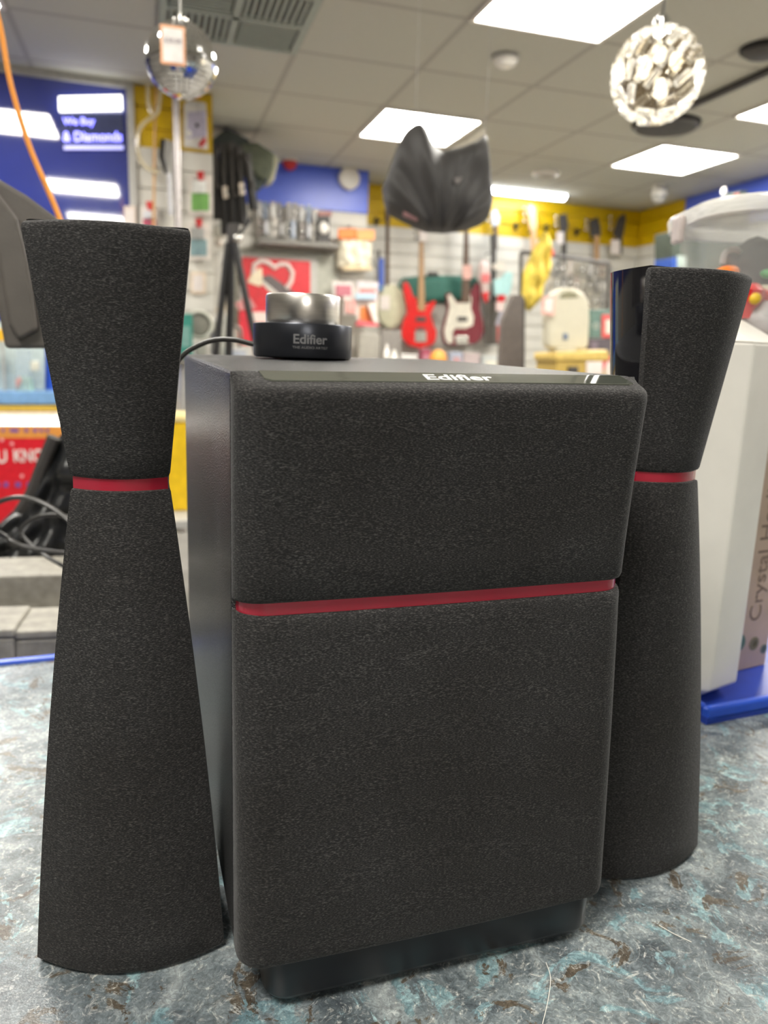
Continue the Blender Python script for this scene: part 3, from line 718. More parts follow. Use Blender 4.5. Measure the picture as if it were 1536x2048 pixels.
# ================================================================== HANGING THINGS
def string(name_parent, p_top, p_bot, r=.0012, m_=None):
    pass
dp = at(363, 121, 1.55)
t = thing('mirror_ball', 'silver mirror ball hanging by the slatted pillar', 'mirror ball', dp, 0)
mb = MB(); RB2 = .0715
nv = 22
for j in range(nv):
    t0, t1 = math.pi * (j + .06) / nv, math.pi * (j + .94) / nv; nu = max(4, int(44 * math.sin((t0 + t1) / 2)))
    for k in range(nu):
        a0, a1 = 2 * math.pi * (k + .06) / nu, 2 * math.pi * (k + .94) / nu
        vs = [mb.bm.verts.new((RB2 * math.sin(tt) * math.cos(aa), RB2 * math.sin(tt) * math.sin(aa), RB2 * math.cos(tt))) for tt, aa in ((t0, a0), (t1, a0), (t1, a1), (t0, a1))]
        mb.face(vs)
obj('mirror_tiles', mb, M_chrome, t)
obj('ball_core', MB().sphere((0, 0, 0), RB2 - .0012, 40, 26), M_lgrey, t, smooth=True)
obj('cap', MB().lathe([(.014, RB2 - .003), (.014, RB2 + .004), (.004, RB2 + .007), (.003, RB2 + .014)], 16), M_silver, t, smooth=True)
obj('cord', MB().tube([(0, 0, RB2 + .01), (-.002, 0, .4), (-.006, 0, CEIL - dp.z)], .0022, 6), M_lgrey, t)
tp = at(346, 91, 1.44)
t = thing('price_tag', 'white price tag with orange border hanging on the mirror ball', 'price tag', tp, math.radians(14))
obj('card', MB().box((0, 0, 0), (.046, .0012, .068)), mat('tag_orange', (.85, .42, .22), .5), t, bevel=.0005)
obj('label_sheet', MB().box((0, -.0008, 0), (.037, .0008, .058)), mat('tag_white', (.82, .78, .74), .55), t)
obj('lettering', text_mb('£30.00', .01, .0002, .01, mapf=lambda p: Vector((p.x, -.0014 - p.z, .008 + p.y)), fit=(.030, .008)), C('tag_ink', (.35, .28, .30), .6), t)
obj('tag_loop', MB().tube([(0, .0, .034), (.004, .02, .05), (.010, .10, .082)], .0006, 5), M_lgrey, t)
# crystal pendant
kp2 = at(1314, 152, 1.5)
t = thing('crystal_pendant', 'round pendant lamp of clear crystal bars hanging on the right', 'lamp', kp2, 0)
RC = .083
M_crys = glassy('crystal_glass_glow', (1, .97, .90), .10, 1.5)
M_crys.node_tree.nodes['Principled BSDF'].inputs['Emission Color'].default_value = (1, .93, .78, 1); M_crys.node_tree.nodes['Principled BSDF'].inputs['Emission Strength'].default_value = .07  # glass given its own glow in place of refracted light
M_crys2 = glassy('crystal_glass_faint_glow', (.95, .90, .78), .10, 1.5)
M_crys2.node_tree.nodes['Principled BSDF'].inputs['Emission Color'].default_value = (1, .85, .6, 1); M_crys2.node_tree.nodes['Principled BSDF'].inputs['Emission Strength'].default_value = .01  # weaker glow painted into the duller bars
axis_tilt = Matrix.Rotation(math.radians(38), 3, 'Y') @ Matrix.Rotation(math.radians(-12), 3, 'X')
cnt = 0
for j in range(6):
    th = math.pi * (j + .75) / 6.5; nu = max(4, int(21 * math.sin(th)))
    for k in range(nu):
        ph = 2 * math.pi * (k + .5 * (j % 2)) / nu
        n_ = Vector((math.sin(th) * math.cos(ph), math.sin(th) * math.sin(ph), math.cos(th)))
        e1 = Vector((math.cos(th) * math.cos(ph), math.cos(th) * math.sin(ph), -math.sin(th))); e2 = n_.cross(e1)
        rot = axis_tilt @ Matrix((e2, n_, e1)).transposed()
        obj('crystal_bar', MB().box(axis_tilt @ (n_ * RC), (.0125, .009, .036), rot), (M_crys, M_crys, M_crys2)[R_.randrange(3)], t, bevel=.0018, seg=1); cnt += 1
obj('wire_cage', MB().sphere((0, 0, 0), RC - .010, 20, 12), thin_clear('cage_wire', (.16, .12, .07), .8), t)
M_bulb = emission('warm_bulb', (1.0, .86, .62), 3)
for bx_, by_, bz_ in ((.028, -.02, .02), (-.03, -.018, .012), (.0, -.028, -.03), (.02, .025, -.02), (-.02, .03, .02), (0, 0, .04)):
    obj('bulb', MB().sphere((bx_, by_, bz_), .0125, 12, 8, (1, 1, 1.4)), M_bulb, t, smooth=True)
obj('lamp_holder', MB().lathe([(.012, .05), (.016, .075), (.016, .10), (.006, .11)], 16), M_chrome, t, smooth=True)
obj('cord', MB().tube([(0, 0, .1), (.003, 0, CEIL - kp2.z)], .0022, 6), M_cable, t)

# black cover hanging in front of the far lights
BJ = 2.3
bo = at(875, 465, BJ); BA = math.radians(4)
bu = Vector((math.cos(BA), math.sin(BA), 0))
def bl(px, py): p_ = at(px, py, BJ) - bo; return (p_.dot(bu), p_.z)
M_cover = mat('black_nylon', (.042, .039, .037), .58, var=.18, scale=20, bump=.5, bscale=38, sheen=.1)
t = thing('hanging_cover', 'crumpled black fabric cover hanging from the ceiling in front of a light panel', 'cover', bo, BA)
topo = [bl(*q) for q in ((763, 380), (774, 352), (783, 326), (790, 306), (802, 282), (811, 271), (820, 265), (829, 263), (838, 265), (846, 274), (854, 290), (862, 302), (878, 312), (898, 306), (922, 302), (944, 294), (962, 280), (967, 300), (973, 345), (984, 388))]
boto = [bl(*q) for q in ((763, 386), (766, 408), (773, 430), (800, 444), (825, 456), (850, 465), (886, 467), (930, 462), (958, 452), (974, 441), (981, 418), (984, 392))]
cm = MB().puff(topo, boto, .085, 56, 34, .0, 5, back=.6)
for v in cm.bm.verts:
    if v.co.y < -.003:
        p_ = Vector((v.co.x - .0, 0, v.co.z)); ang = math.atan2(p_.x, p_.z + .03); rr_ = p_.length
        w = .5 * math.sin(ang * 11 + .6) + .3 * math.sin(ang * 23 + 2.0 + rr_ * 6) + .35 * math.sin(v.co.z * 38 + v.co.x * 25)
        v.co.y += .016 * w * min(1, -v.co.y / .03)
obj('cover_body', cm, M_cover, t, smooth=True, noangle=True)
obj('pale_lining', MB().prism([bl(*q) for q in ((880, 312), (903, 300), (930, 288), (950, 272), (966, 262), (968, 290), (945, 300), (912, 310))], .02, .026), C('lining_khaki', (.55, .50, .40), .3), t)
obj('red_label', MB().prism([bl(*q) for q in ((802, 431), (832, 441), (830, 450), (802, 440))], -.060, -.050), C('dusty_pink', (.28, .14, .14), .6), t)
obj('woven_label', MB().prism([bl(*q) for q in ((898, 373), (922, 371), (923, 381), (899, 383))], -.092, -.075), C('label_grey', (.20, .18, .17), .6), t)
obj('hanging_line', MB().tube([Vector((bl(826, 262)[0], .01, bl(826, 262)[1] - .02)), Vector((bl(826, 262)[0], .01, CEIL - bo.z))], .0008, 5), M_lgrey, t)
obj('hanging_line', MB().tube([Vector((bl(965, 282)[0], .01, bl(965, 282)[1] - .02)), Vector((bl(965, 282)[0], .01, CEIL - bo.z))], .0008, 5), M_lgrey, t)

# ================================================================== WALL THINGS
class WT:
    """a thing on a plane parallel to the far wall; px,py of the photograph give its place on that plane"""
    def __init__(s, name, label, cat, px, py, j, group=None):
        s.j = j; s.p = on_j(px, py, j); s.t = thing(name, label, cat, s.p, YAW, group)
    def l(s, px, py):
        d = on_j(px, py, s.j) - s.p; return (d.dot(GU), d.z)
    def poly(s, name, pts, y0, y1, m_, bevel=.003, smooth=False, parent=None):
        return obj(name, MB().prism([s.l(*q) for q in pts], y0, y1), m_, parent or s.t, bevel=bevel)
    def rect(s, name, x0, y0, x1, y1, d0, d1, m_, bevel=.003, parent=None):
        return s.poly(name, [(x0, y0), (x1, y0), (x1, y1), (x0, y1)], d0, d1, m_, bevel, parent=parent)
    def puff(s, name, top, bot, thick, m_, nx=18, nz=12, wr=.12, seed=1, back=.3, y0=0):
        return obj(name, MB().puff([s.l(*q) for q in top], [s.l(*q) for q in bot], thick, nx, nz, wr, seed, back, y0), m_, s.t, smooth=True, noangle=True)
    def tube(s, name, pts, r, m_, y=0, n=8, taper=None):
        return obj(name, MB().tube([Vector((s.l(a, b)[0], y, s.l(a, b)[1])) for a, b in pts], r, n, taper), m_, s.t, smooth=True)
    def ball(s, name, px, py, r, m_, y=0, sc=(1, 1, 1)):
        a, b = s.l(px, py); return obj(name, MB().sphere((a, y, b), r, 16, 10, sc), m_, s.t, smooth=True)
def cm_(c, rough=.45): 
    k = 'c_%02d_%02d_%02d' % tuple(int(v * 99) for v in c)
    return C(k, c, rough)
def pack(name, label, cat, x0, y0, x1, y1, j, card, prod, head=None, group=None, wall=None, film=False, shape='box'):
    w = WT(name, label, cat, (x0 + x1) / 2, y1, j, group); a, b = w.l(x0, y1), w.l(x1, y0); W_, H_ = b[0] - a[0], b[1] - a[1]
    obj('card', MB().box((0, 0, H_ / 2), (W_, .004, H_)), cm_(card), w.t, bevel=.001)
    ph = H_ * (.62 if head else .8)
    if shape == 'round':
        obj('product', MB().sphere((0, -.012, H_ * .45), min(W_, H_) * .36, 14, 8, (1, .5, 1)), M_silver if prod[0] > .5 else cm_(prod, .2), w.t, smooth=True)
    else:
        obj('product', MB().box((0, -.012, ph / 2 + H_ * .06), (W_ * .72, .02, ph * .86)), cm_(prod, .25), w.t, bevel=.004)
    if head: obj('header', MB().box((0, -.004, H_ * .86), (W_, .005, H_ * .26)), cm_(head), w.t, bevel=.001)
    wl = wall if wall is not None else (J_NEAR if j < J_NEAR and x1 < 770 else J_FAR)
    obj('hook', MB().tube([(0, -.03, H_ * .97), (0, max(.006, (wl - j) * .6 - .002), H_ * .97)], .002, 6), M_silver, w.t)
    return w.t
JF, JN = J_FAR - .10, J_NEAR - .10
# -- far wall upper left: rows of small silver packs, shelf, camera
cols = [((.55, .53, .48), (.75, .74, .72)), ((.33, .31, .29), (.62, .60, .58)), ((.62, .58, .52), (.40, .38, .36)), ((.28, .27, .26), (.70, .70, .72)), ((.50, .44, .40), (.80, .79, .76)), ((.30, .36, .46), (.45, .50, .60))]
k = 0
for row, (ya, yb) in enumerate(((402, 436), (436, 470))):
    for x in range(518, 632, 14):
        c1, c2 = cols[(k * 5 + row) % 6]; jx = R_.uniform(-3, 3)
        pack('blister_pack', 'small silver and grey blister pack in the crowded rows under the blue wall band', 'blister pack', x + jx - 5, ya + (x - 518) * .12 + R_.uniform(-3, 3), x + jx + 6, yb + (x - 518) * .10, JN - .05 * (k % 3), c1, c2, None, 'small packs under the blue band', shape='round' if k % 2 else 'box'); k += 1
w = WT('wall_shelf', 'grey shelf under the crowded rows of silver packs', 'shelf', 585, 498, JN)
w.poly('shelf_board', [(512, 480), (668, 492), (668, 501), (512, 492)], -.16, .055, M_mgrey)
w.poly('shelf_back', [(515, 470), (650, 484), (650, 492), (515, 480)], .03, .05, M_lgrey)
w = WT('boxed_camera', 'dark grey boxed camera with round white lens beside the silver packs', 'camera', 646, 489, JN - .12)
w.rect('box_body', 633, 428, 658, 489, -.03, .05, M_dgrey)
w.ball('lens', 645, 458, .037, M_white, -.04, (1, .5, 1.2))
w.rect('box_top', 634, 424, 662, 433, -.032, .05, cm_((.35, .14, .12)))
# -- heart poster
w = WT('heart_poster', 'framed red poster with a large white heart outline', 'poster', 560, 640, J_NEAR - .09)
w.poly('mount_board', [(470, 496), (680, 512), (680, 650), (470, 650)], .02, .045, C('board_greygreen', (.42, .42, .36), .6))
w.poly('frame', [(478, 506), (634, 517), (634, 640), (478, 640)], -.012, .02, M_lgrey)
w.poly('red_print', [(484, 514), (620, 523), (620, 634), (484, 634)], -.016, -.010, mat('poster_red', (.62, .03, .04), .45))
hp = [(505, 548), (508, 530), (522, 522), (536, 526), (548, 536), (560, 529), (574, 530), (584, 545), (582, 562), (572, 578)]
w.tube('heart_outline', [(a, b) for a, b in hp], .018, cm_((.72, .62, .58)), -.018)
w.poly('printed_phone', [(525, 553), (540, 550), (588, 585), (586, 600), (570, 604), (525, 566)], -.022, -.014, C('print_dark', (.13, .11, .11), .5))
w.poly('printed_card', [(494, 565), (503, 545), (523, 535), (525, 566), (520, 574)], -.024, -.014, cm_((.75, .66, .48)))
w.poly('printed_edge', [(522, 566), (527, 562), (566, 596), (552, 600)], -.023, -.014, cm_((.62, .58, .52)))
w = WT('red_box', 'red packet with white lettering blocks under the heart poster', 'box', 520, 690, 2.2)
w.rect('packet', 478, 616, 545, 690, -.02, .03, mat('packet_red', (.66, .03, .05), .4))
w.rect('white_print', 503, 624, 540, 645, -.024, -.018, cm_((.72, .60, .55)))
w.rect('white_print', 505, 652, 520, 684, -.024, -.018, cm_((.72, .60, .55)))
w.poly('top_fold', [(470, 606), (500, 596), (512, 616), (478, 622)], -.03, .02, cm_((.60, .25, .25)))
# -- orange topped packs and packets below
w = WT('sack_pack', 'clear sack of cream contents with an orange header card', 'packet', 710, 548, JN - .08)
w.puff('sack', [(675, 478), (690, 476), (712, 478), (744, 480)], [(675, 535), (690, 541), (730, 540), (744, 532)], .06, mat('cream_sack', (.74, .70, .56), .4, bump=.6, bscale=30), wr=.25, seed=8)
w.rect('header_card', 674, 459, 709, 479, -.05, -.02, M_orange); w.rect('header_card', 710, 461, 746, 482, -.05, -.02, mat('pale_orange', (.85, .36, .12), .45))
w.rect('base_card', 684, 536, 741, 541, -.06, .02, cm_((.75, .60, .38)))
w.tube('hook', [(699, 460), (699, 452)], .004, M_dgrey, 0); w.t.children[-1].scale = (1, 1, 1)
obj('peg', MB().tube([(w.l(699, 452)[0], -.02, w.l(699, 452)[1]), (w.l(699, 452)[0], .10, w.l(699, 452)[1])], .004, 6), M_dgrey, w.t)
pack('snack_packet', 'white and dark pink packet hanging left of the banjo rack', 'packet', 664, 566, 708, 598, JN - .1, (.72, .68, .64), (.50, .18, .22), None, None)
pack('snack_packet', 'pale packet with a pink lower band beside the silver knob', 'packet', 686, 594, 714, 630, JN - .15, (.70, .62, .58), (.70, .35, .32))
pack('snack_packet', 'red and white packet with a light blue band', 'packet', 712, 566, 756, 604, JN - .12, (.72, .60, .58), (.60, .22, .20), (.62, .58, .60))
w = WT('blue_band', 'light blue card strip across the red and white packets', 'card', 732, 600, JN - .22); w.rect('strip', 711, 586, 752, 599, -.004, .006, cm_((.42, .55, .66)))
obj('peg', MB().tube([(0, .005, .02), (0, .19, .02)], .003, 6), M_silver, w.t)
pack('snack_packet', 'orange and white packet with a red base, lowest beside the banjo', 'packet', 712, 606, 754, 652, JN - .13, (.72, .66, .60), (.72, .25, .08), None)
w = WT('red_wedge', 'red and white wedge packet leaning under the light blue strip', 'packet', 733, 652, JN - .24)
w.poly('wedge', [(711, 652), (716, 640), (740, 644), (757, 650), (756, 653)], -.03, .04, cm_((.66, .12, .14)))
w.poly('white_side', [(734, 608), (746, 606), (756, 646), (746, 644)], -.03, .03, cm_((.75, .70, .64)))
w = WT('blue_tool', 'blue handled tool hanging beside the dark banjo neck', 'tool', 764, 580, JF - .12)
w.rect('handle', 757, 516, 768, 572, -.012, .012, mat('tool_blue', (.06, .12, .48), .35), bevel=.008); w.rect('tip', 756, 570, 765, 582, -.01, .01, cm_((.08, .22, .45)))
w.rect('shaft', 755, 500, 760, 518, -.006, .006, M_dgrey); obj('peg', MB().tube([(w.l(757, 502)[0], 0, w.l(757, 502)[1]), (w.l(757, 502)[0], .126, w.l(757, 502)[1])], .003, 6), M_silver, w.t)

# -- instruments
def pegs(w, pts, m_):
    for a, b in pts: w.ball('tuning_peg', a, b, .016, m_, -.01, (1.2, .8, .8))
w = WT('banjo', 'pale round banjo with dark neck hanging left of the red bass', 'banjo', 781, 652, JF)
cx, cz = w.l(781, 613)
obj('drum', MB().lathe([(.125, .03), (.16, .03), (.165, 0), (.165, -.03), (.15, -.036), (.001, -.036)], 32, axis='y'), cm_((.56, .54, .38)), w.t, smooth=True, loc=(cx, 0, cz)).scale = (.72, 1, 1.06)
w.rect('neck', 771, 440, 777, 580, -.03, -.005, M_dwood); w.rect('headstock', 769, 418, 779, 442, -.028, -.006, M_dwood); w.rect('price_card', 757, 592, 776, 620, -.048, -.042, M_tag, .0005)
obj('hanger', MB().tube([(w.l(774, 438)[0], -.01, w.l(774, 438)[1]), (w.l(774, 438)[0], .056, w.l(774, 438)[1])], .006, 6), M_dgrey, w.t)

red_out = [(803, 567), (808, 564), (813, 566), (818, 576), (822, 591), (830, 597), (832, 613), (845, 615), (853, 607), (866, 601), (869, 605), (864, 617), (858, 630), (864, 649), (870, 663), (869, 680), (860, 691), (837, 697), (814, 691), (802, 676), (800, 657), (805, 640), (812, 626), (810, 609), (805, 588)]
JB = J_FAR - .20
w = WT('bass_guitar', 'bright red electric bass guitar hanging on the far slatted wall', 'bass guitar', 836, 697, JB)
w.poly('body', red_out, -.045, -.008, mat('bass_red', (.68, .012, .012), .2, coat=.5), .008)
w.poly('neck', [(836, 470), (842, 470), (846, 622), (832, 622)], -.055, -.035, M_wood); w.poly('headstock', [(832, 430), (842, 428), (845, 448), (842, 471), (835, 471)], -.05, -.03, M_wood)
w.rect('pickup', 828, 634, 848, 644, -.05, -.044, M_dgrey); b = w.rect('bridge', 826, 662, 849, 684, -.053, -.044, M_silver); w.rect('control_plate', 829, 655, 846, 661, -.05, -.044, M_dgrey)
pegs(w, ((829, 436), (829, 446), (829, 456), (830, 466)), M_silver); w.rect('price_card', 834, 462, 849, 485, -.07, -.062, M_tag, .0005)
obj('hanger', MB().tube([(w.l(839, 474)[0], -.045, w.l(839, 474)[1]), (w.l(839, 474)[0], .116, w.l(839, 474)[1])], .006, 6), M_dgrey, w.t)

guard = [(891, 592), (897, 589), (903, 597), (910, 607), (926, 605), (930, 595), (937, 590), (939, 601), (937, 617), (943, 634), (941, 651), (928, 657), (905, 657), (901, 665), (902, 684), (895, 688), (887, 680), (884, 663), (889, 640), (895, 617)]
mar = [(888, 588), (897, 585), (905, 596), (912, 604), (928, 602), (938, 585), (944, 572), (951, 565), (957, 567), (958, 597), (956, 617), (962, 642), (964, 663), (957, 680), (945, 688), (920, 690), (897, 691), (884, 684), (881, 663), (886, 640), (892, 617)]
w = WT('bass_guitar', 'dark maroon bass guitar with a large cream pickguard', 'bass guitar', 922, 691, JB)
w.poly('body', mar, -.045, -.008, mat('bass_maroon', (.17, .012, .025), .2, coat=.5), .008)
w.poly('pickguard', guard, -.050, -.044, cm_((.68, .64, .54)), .001)
w.poly('neck', [(925, 440), (931, 440), (935, 606), (918, 606)], -.062, -.040, M_dwood); w.poly('headstock', [(921, 405), (931, 402), (934, 425), (931, 442), (924, 442)], -.06, -.04, M_dwood)
w.rect('pickup', 910, 634, 930, 643, -.056, -.049, M_dgrey); w.rect('bridge', 907, 672, 932, 688, -.054, -.044, M_silver)
pegs(w, ((918, 410), (918, 420), (919, 430), (920, 438)), M_silver); w.rect('price_card', 919, 532, 936, 560, -.075, -.066, M_pink, .0005)
obj('hanger', MB().tube([(w.l(928, 446)[0], -.05, w.l(928, 446)[1]), (w.l(928, 446)[0], .116, w.l(928, 446)[1])], .006, 6), M_dgrey, w.t)

w = WT('slab_guitar', 'dark olive grey slab guitar with a straight neck right of the maroon bass', 'guitar', 984, 690, JF - .12)
w.rect('body', 968, 600, 1000, 690, -.04, 0, C('slab_olive', (.11, .10, .085), .4), .006); w.rect('neck', 980, 500, 988, 604, -.045, -.012, M_dgrey); w.poly('headstock', [(978, 470), (990, 470), (989, 502), (979, 502)], -.045, -.015, M_dgrey)
obj('hanger', MB().tube([(w.l(984, 505)[0], -.02, w.l(984, 505)[1]), (w.l(984, 505)[0], .126, w.l(984, 505)[1])], .006, 6), M_dgrey, w.t)
w = WT('gig_bag', 'long green instrument case hung level behind the bass guitars', 'case', 876, 604, J_FAR - .06)
w.puff('case_body', [(795, 572), (803, 556), (840, 552), (900, 551), (948, 552), (957, 562)], [(795, 576), (802, 600), (850, 606), (900, 606), (940, 602), (957, 596)], .035, mat('case_green', (.035, .15, .115), .6), wr=.08, back=.3)
w.rect('case_handle', 855, 544, 875, 553, -.02, .01, M_dgrey)

# maple headstocks on the yellow band
def hanging_neck(label, pts, neck, mh, mn, tagrect=None, j=JF):
    w = WT('guitar_neck', label, 'guitar', neck[0], neck[3], j)
    w.poly('headstock', pts, -.05, -.028, mh); w.rect('neck', neck[0], neck[1], neck[2], neck[3], -.055, -.03, mn)
    xs = [p_[0] for p_ in pts]; ys = [p_[1] for p_ in pts]
    pegs(w, [(min(xs) - 2, min(ys) + (max(ys) - min(ys)) * (k + .5) / 4) for k in range(3)], M_silver)
    if tagrect: w.rect('price_card', *tagrect, -.075, -.068, M_tag, .0005)
    q = w.l((neck[0] + neck[2]) / 2, max(ys) + 2); obj('hanger', MB().tube([(q[0], -.04, q[1]), (q[0], (J_FAR - j) * .6 - .004, q[1])], .007, 6), M_black, w.t)
    return w
hanging_neck('guitar with pale maple headstock high on the yellow band', [(1050, 414), (1058, 410), (1066, 418), (1069, 450), (1067, 462), (1055, 462)], (1057, 460, 1067, 560), C('maple_pale', (.66, .44, .26), .4), C('maple_pale2', (.62, .38, .20), .4))
hanging_neck('guitar with dark headstock and a white hanging card', [(1113, 432), (1128, 428), (1131, 452), (1128, 466), (1116, 466)], (1119, 464, 1127, 530), M_dgrey, M_dgrey, (1105, 466, 1119, 490))
hanging_neck('guitar with dark grey headstock over a brown neck, second from the yellow corner', [(1174, 442), (1190, 436), (1195, 455), (1196, 474), (1177, 474)], (1184, 472, 1192, 540), M_dgrey, M_wood)
hanging_neck('dark guitar headstock leaning by the yellow wall corner with a white card', [(1222, 466), (1232, 436), (1243, 428), (1246, 440), (1240, 474), (1224, 476)], (1229, 474, 1238, 510), M_dgrey, M_dgrey, (1213, 482, 1230, 510))
hanging_neck('silver grey headstock beside the hanging black cover', [(978, 426), (988, 420), (995, 436), (993, 452), (980, 456)], (983, 452, 990, 500), C('grey_blue', (.42, .46, .52), .35), M_dwood, None)
for k, (x, y) in enumerate(((1031, 453), (1092, 456), (1153, 464), (752, 443))):
    w = WT('guitar_hanger', 'black empty guitar hanger fixed on the yellow band', 'hanger', x, y, J_FAR - .015, 'empty hangers on the yellow band')
    obj('plate', MB().box((0, 0, 0), (.03, .012, .06)), M_black, w.t, bevel=.003); obj('yoke', MB().tube([(-.02, -.07, .01), (-.015, -.04, 0), (0, -.005, 0), (.015, -.04, 0), (.02, -.07, .01)], .006, 6), M_black, w.t)

# packets right of the basses
w = WT('stocking_pack', 'red and white packet hanging right of the maroon bass', 'packet', 968, 606, JF - .2)
w.puff('packet', [(957, 530), (964, 520), (976, 524), (979, 540)], [(957, 560), (964, 585), (970, 606), (979, 575)], .03, cm_((.70, .55, .52)), 10, 8); w.rect('red_band', 960, 548, 976, 566, -.036, -.028, cm_((.70, .15, .15))); w.poly('red_tip', [(961, 586), (976, 584), (971, 606), (966, 604)], -.034, -.02, M_red2)
obj('hook', MB().tube([(0, 0, w.l(967, 524)[1]), (0, .175, w.l(967, 524)[1])], .003, 6), M_silver, w.t)
w = WT('blue_packet', 'pale turquoise packet hanging beside the dark display stand', 'packet', 1005, 594, JF - .3)
w.poly('packet', [(986, 560), (1002, 556), (1012, 544), (1024, 546), (1022, 570), (1017, 590), (988, 590)], -.02, .01, cm_((.40, .66, .66))); w.rect('red_seal', 995, 590, 1008, 604, -.022, .008, M_red2); w.poly('pale_top', [(984, 530), (1000, 522), (1012, 528), (1004, 542), (988, 540)], -.02, .01, cm_((.70, .66, .58)))
obj('hook', MB().tube([(w.l(1000, 534)[0], 0, w.l(1000, 534)[1]), (w.l(1000, 534)[0], .235, w.l(1000, 534)[1])], .003, 6), M_silver, w.t)
w = WT('tag_strip', 'small white and red swing ticket under the turquoise packet', 'price tag', 1000, 640, JF - .34); w.rect('ticket', 992, 604, 1006, 622, -.003, .003, cm_((.72, .55, .52))); w.poly('grey_tail', [(1000, 622), (1008, 622), (998, 652), (990, 650)], -.006, .004, cm_((.36, .35, .40))); w.rect('red_tail', 994, 652, 1003, 684, -.006, .004, cm_((.50, .10, .09)))
obj('hook', MB().tube([(0, .003, w.l(999, 606)[1]), (0, .26, w.l(999, 606)[1])], .003, 6), M_silver, w.t)

# ---- middle of the shop: display units that carry the standing goods
def unit(name, label, px0, px1, py, j0, depth, m_):
    a_, b2 = on_j(px0, py, j0), on_j(px1, py, j0); wdt = (b2 - a_).dot(GU); z = (a_.z + b2.z) / 2
    t = thing(name, label, 'display unit', (a_.x, a_.y, FLOOR), YAW)
    obj('unit_top', MB().box((wdt / 2, depth / 2, z - FLOOR - .015), (wdt, depth, .03)), m_, t, bevel=.003)
    obj('unit_body', MB().box((wdt / 2, depth / 2, (z - FLOOR - .03) / 2), (wdt - .06, depth - .06, z - FLOOR - .03)), M_lgrey, t)
    return t, z
ut, UZ = unit('display_counter', 'long grey display counter below the bass guitars', 600, 1010, 738, 1.6, .5, mat('counter_grey', (.36, .34, .29), .5))
ut2, UZ2 = unit('display_counter', 'display counter carrying the sandwich maker', 1056, 1300, 756, -.9, .5, M_mgrey)
ut3, UZ3 = unit('display_counter', 'grey display counter at the left under the tripods', 350, 520, 720, -.75, .4, M_mgrey)
# goods on the long counter
def standing(name, label, cat, x0, y0, x1, j, Z, m_, kind='box', cap=None, group=None, depth=.08):
    a_, b2, t_ = on_j(x0, y0, j), on_j(x1, y0, j), None
    wdt = (b2 - a_).dot(GU); p_ = (a_ + b2) / 2; h = max(.02, p_.z - Z)
    t_ = thing(name, label, cat, (p_.x, p_.y, Z), YAW, group)
    if kind == 'box': obj('carton', MB().box((0, 0, h / 2), (wdt, depth, h)), m_, t_, bevel=.004)
    elif kind == 'ball': obj('ball', MB().sphere((0, 0, h / 2), h / 2, 20, 12, (wdt / h, wdt / h, 1)), m_, t_, smooth=True)
    elif kind == 'bottle': obj('bottle', MB().lathe([(wdt / 2, 0), (wdt / 2, h * .6), (wdt / 4, h * .8), (wdt / 4, h), (.001, h)], 16), m_, t_, smooth=True)
    if cap: obj('front_label', MB().box((0, -depth / 2 - .002, h * .5), (wdt * .6, .004, h * .45)), cap, t_)
    return t_
standing('orange_ball', 'orange and yellow ball on the counter under the red bass', 'ball', 861, 699, 894, 1.85, UZ, mat('ball_orange', (.80, .34, .06), .4), 'ball')
standing('small_box', 'dark red box left of the orange ball', 'box', 840, 698, 859, 1.95, UZ, cm_((.30, .06, .10)), cap=cm_((.45, .2, .25)))
standing('small_box', 'blue grey box right of the orange ball', 'box', 898, 704, 922, 1.95, UZ, cm_((.36, .40, .50)), cap=cm_((.5, .3, .3)))
standing('small_box', 'pinkish grey box right of the blue grey one', 'box', 924, 706, 956, 1.95, UZ, cm_((.46, .38, .38)))
standing('small_bottle', 'small silver bottle near the banjo foot', 'bottle', 766, 686, 782, 1.9, UZ, M_silver, 'bottle')
standing('small_bottle', 'squat white bottle beside the small silver bottle', 'bottle', 781, 700, 796, 1.85, UZ, M_white, 'bottle')
standing('small_box', 'low white box behind the silver knob side of the counter', 'box', 800, 708, 832, 1.9, UZ, cm_((.62, .60, .58)))
standing('small_box', 'grey box on the counter directly right of the knob', 'box', 716, 668, 758, 2.2, UZ, cm_((.34, .32, .28)))
standing('small_box', 'dark grey low box behind the banjo foot', 'box', 760, 660, 800, 2.3, UZ, cm_((.25, .23, .21)))
standing('small_box', 'pale grey box at the right end of the long counter', 'box', 960, 712, 1000, 1.95, UZ, cm_((.42, .44, .44)), cap=cm_((.6, .58, .5)))
# dark display stand
w = WT('display_stand', 'dark brownish grey upright display stand left of the sandwich maker', 'display stand', 1016, 752, .25)
z0 = FLOOR - w.p.z
w.poly('front_panel', [(1003, 640), (1024, 590), (1044, 590), (1043, 752), (996, 752)], -.02, .03, C('stand_taupe', (.125, .105, .095), .5)); w.poly('side_panel', [(1044, 592), (1048, 600), (1047, 752), (1043, 752)], -.02, .10, M_dgrey)
obj('stand_foot', MB().box((0, .02, z0 / 2), (.12, .08, -z0)), M_dgrey, w.t)
